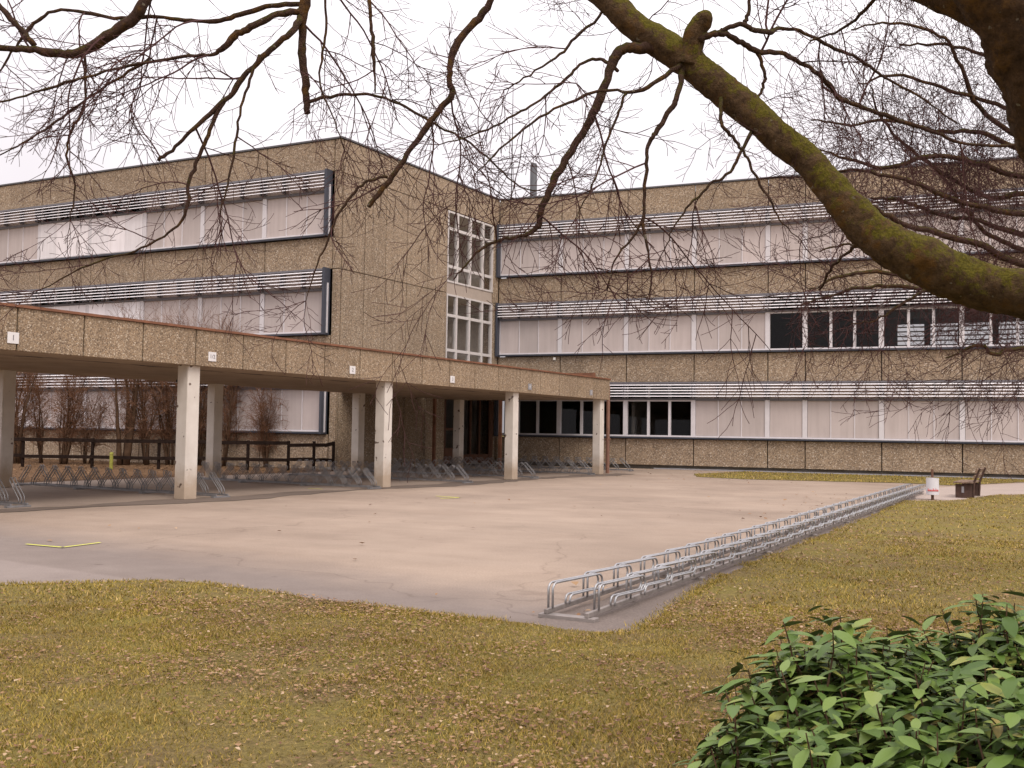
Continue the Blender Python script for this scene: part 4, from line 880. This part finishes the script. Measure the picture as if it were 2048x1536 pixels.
# ------------------------------------------------------------------ laurel bush
def laurel_mat():
    m, n, b = new_mat('laurel_leaf'); oi = n.nodes.new('ShaderNodeObjectInfo'); g = n.nodes.new('ShaderNodeNewGeometry')
    ad = N(n, 'ShaderNodeMath', operation='ADD'); n.links.new(oi.outputs['Random'], ad.inputs[0]); n.links.new(g.outputs['Random Per Island'], ad.inputs[1])
    fr = N(n, 'ShaderNodeMath', operation='FRACT'); n.links.new(ad.outputs[0], fr.inputs[0])
    r = ramp(n, [(0, (.05, .095, .012)), (.5, (.1, .165, .026)), (.9, (.15, .215, .04)), (.97, (.27, .29, .06)), (1, (.34, .27, .08))]); n.links.new(fr.outputs[0], r.inputs['Fac'])
    c = mixc(n, g.outputs['Backfacing'], r.outputs['Color'], (.12, .14, .055)); n.links.new(c, b.inputs['Base Color'])
    b.inputs['Roughness'].default_value = .48; b.inputs['Specular IOR Level'].default_value = .4; return m
M['laurel'] = laurel_mat()
def leaf_verts(L, W, fold, curl):
    V = []; F = []
    st = [0, .18, .42, .68, .88, 1.0]; wd = [.06, .62, 1, .86, .45, 0]
    for t, w_ in zip(st, wd):
        z = -curl*L*t*t; x = t*L
        V += [(x, -w_*W/2, z+fold*w_*W/2), (x, 0, z), (x, w_*W/2, z+fold*w_*W/2)]
    for i in range(5):
        a = i*3; F += [(a, a+3, a+4, a+1), (a+1, a+4, a+5, a+2)]
    return V, F
LEAF = [leaf_verts(1, random.uniform(.34, .46), random.uniform(.05, .5), random.uniform(-.08, .35)) for _ in range(8)]
LM = []
for V_, F_ in LEAF:
    me = bpy.data.meshes.new('leaf'); me.from_pydata(V_, [], F_); me.materials.append(M['laurel']); me.polygons.foreach_set('use_smooth', [True]*len(F_)); LM.append(me)
fwd = Vector((sin(YAW), cos(YAW), 0))
bc = R0*2.05+fwd*3.85
bu = empty('laurel_bush', bc); tag(bu, 'glossy evergreen laurel bush in the lower right foreground', 'bush')
lobes = [(-.62, .36, .62, .72, .69), (.05, .5, .5, .75, .74), (-.8, -.2, .66, .85, .56), (-.2, -.3, .9, .9, .63), (.6, 0, 1.0, 1.0, .7)]
def bush_h(x, y):
    h = 0
    for cx, cy, rx, ry, hz in lobes:
        q = 1-((x-cx)/rx)**2-((y-cy)/ry)**2
        if q > 0: h = max(h, hz*q**.42)
    return h
leafs = []; stm = MB()
tries = 0
while len(leafs) < 15000 and tries < 26000:
    tries += 1
    x, y = random.uniform(-1.6, 1.7), random.uniform(-1.4, 1.4); h = bush_h(x, y)
    if h < .06: continue
    depth_in = random.random()**1.8*.3; z = max(.05, h-depth_in+random.gauss(0, .045)+(random.uniform(.03, .13) if random.random() < .16 else 0))
    e = .05; g_ = Vector((bush_h(x-e, y)-bush_h(x+e, y), bush_h(x, y-e)-bush_h(x, y+e), 2*e*1.0)); g_ = g_.normalized() if g_.length > 1e-5 else Vector((0, 0, 1))
    g_.z = max(g_.z, .15); ax = (g_*.55+Vector((0, 0, .7))+rv()*.3).normalized()
    o_ = R0*x+fwd*y+Vector((0, 0, z)); k = random.randint(4, 7); a0 = random.uniform(0, 6.28); a = ax.orthogonal().normalized(); b = ax.cross(a)
    if random.random() < .5: stm.tube([o_-ax*.22+rv()*.03, o_-ax*.08, o_+ax*.01], [.005, .004, .0025], 4)
    for i in range(k):
        q = a0+i*2.4; out = a*cos(q)+b*sin(q); el = random.uniform(-.35, .4) if i < k-1 else .9
        d = (out+ax*el+Vector((0, 0, random.uniform(-.15, .1)))).normalized()
        up = (ax+Vector((0, 0, .6))+rv()*.35); up = (up-d*up.dot(d)).normalized(); sd = up.cross(d)
        L = random.triangular(.05, .15, .1)*(.7 if i == k-1 else 1); p = o_-ax*.02*i
        leafs.append((p, d, sd, up, L, random.randrange(8)))
# the biggest seen from the camera are separate leaves, the rest one mass
def seen(l):
    p = bc+l[0]-EYE; dd = p.dot(FW); px, py = 1024+FPX*p.dot(RT)/dd, 768-FPX*p.dot(UP)/dd
    if not (0 < px < 2048 and 0 < py < 1536): return -1
    top = bush_h(l[0].dot(R0), l[0].dot(fwd))-l[0].z
    return l[4]/dd*(1 if top < .04 else .25)*abs((p.normalized()).dot(l[3]))
order = sorted(range(len(leafs)), key=lambda i: -seen(leafs[i])); V = []; F = []
for rank, i in enumerate(order):
    p, d, sd, up, L, vi = leafs[i]
    mt = Matrix(((d.x*L, sd.x*L, up.x*L, p.x), (d.y*L, sd.y*L, up.y*L, p.y), (d.z*L, sd.z*L, up.z*L, p.z), (0, 0, 0, 1)))
    if rank < 290:
        o = link('leaf', LM[vi], bu); o.matrix_local = mt
    else:
        b_ = len(V); V += [tuple(mt @ Vector(q)) for q in LEAF[vi][0]]; F += [tuple(b_+k for k in f) for f in LEAF[vi][1]]
me = bpy.data.meshes.new('foliage'); me.from_pydata(V, [], F); me.materials.append(M['laurel']); me.polygons.foreach_set('use_smooth', [True]*len(F)); fo = link('foliage', me, bu); tag(fo, kind='stuff')
tag(stm.build('stems', M['stem'], bu), kind='stuff')
mb = MB()
for pts in ([(1.0, -.1, .4), (.75, .1, .62), (.55, .3, .72), (.3, .35, .74)], [(1.3, .2, .5), (.95, .35, .8), (.7, .62, .92), (.62, .8, 1.02)], [(.9, -.4, .5), (.6, -.2, .7), (.35, 0, .73)]):
    mb.tube(spline([R0*x+fwd*y+Vector((0, 0, z)) for x, y, z in pts], 5), .005, 5)
mb.build('bare_shoot', M['twig_red'], bu)
print('tris', sum(len(o.data.polygons) for o in bpy.data.objects if o.type == 'MESH'), 'objects', len(bpy.data.objects))
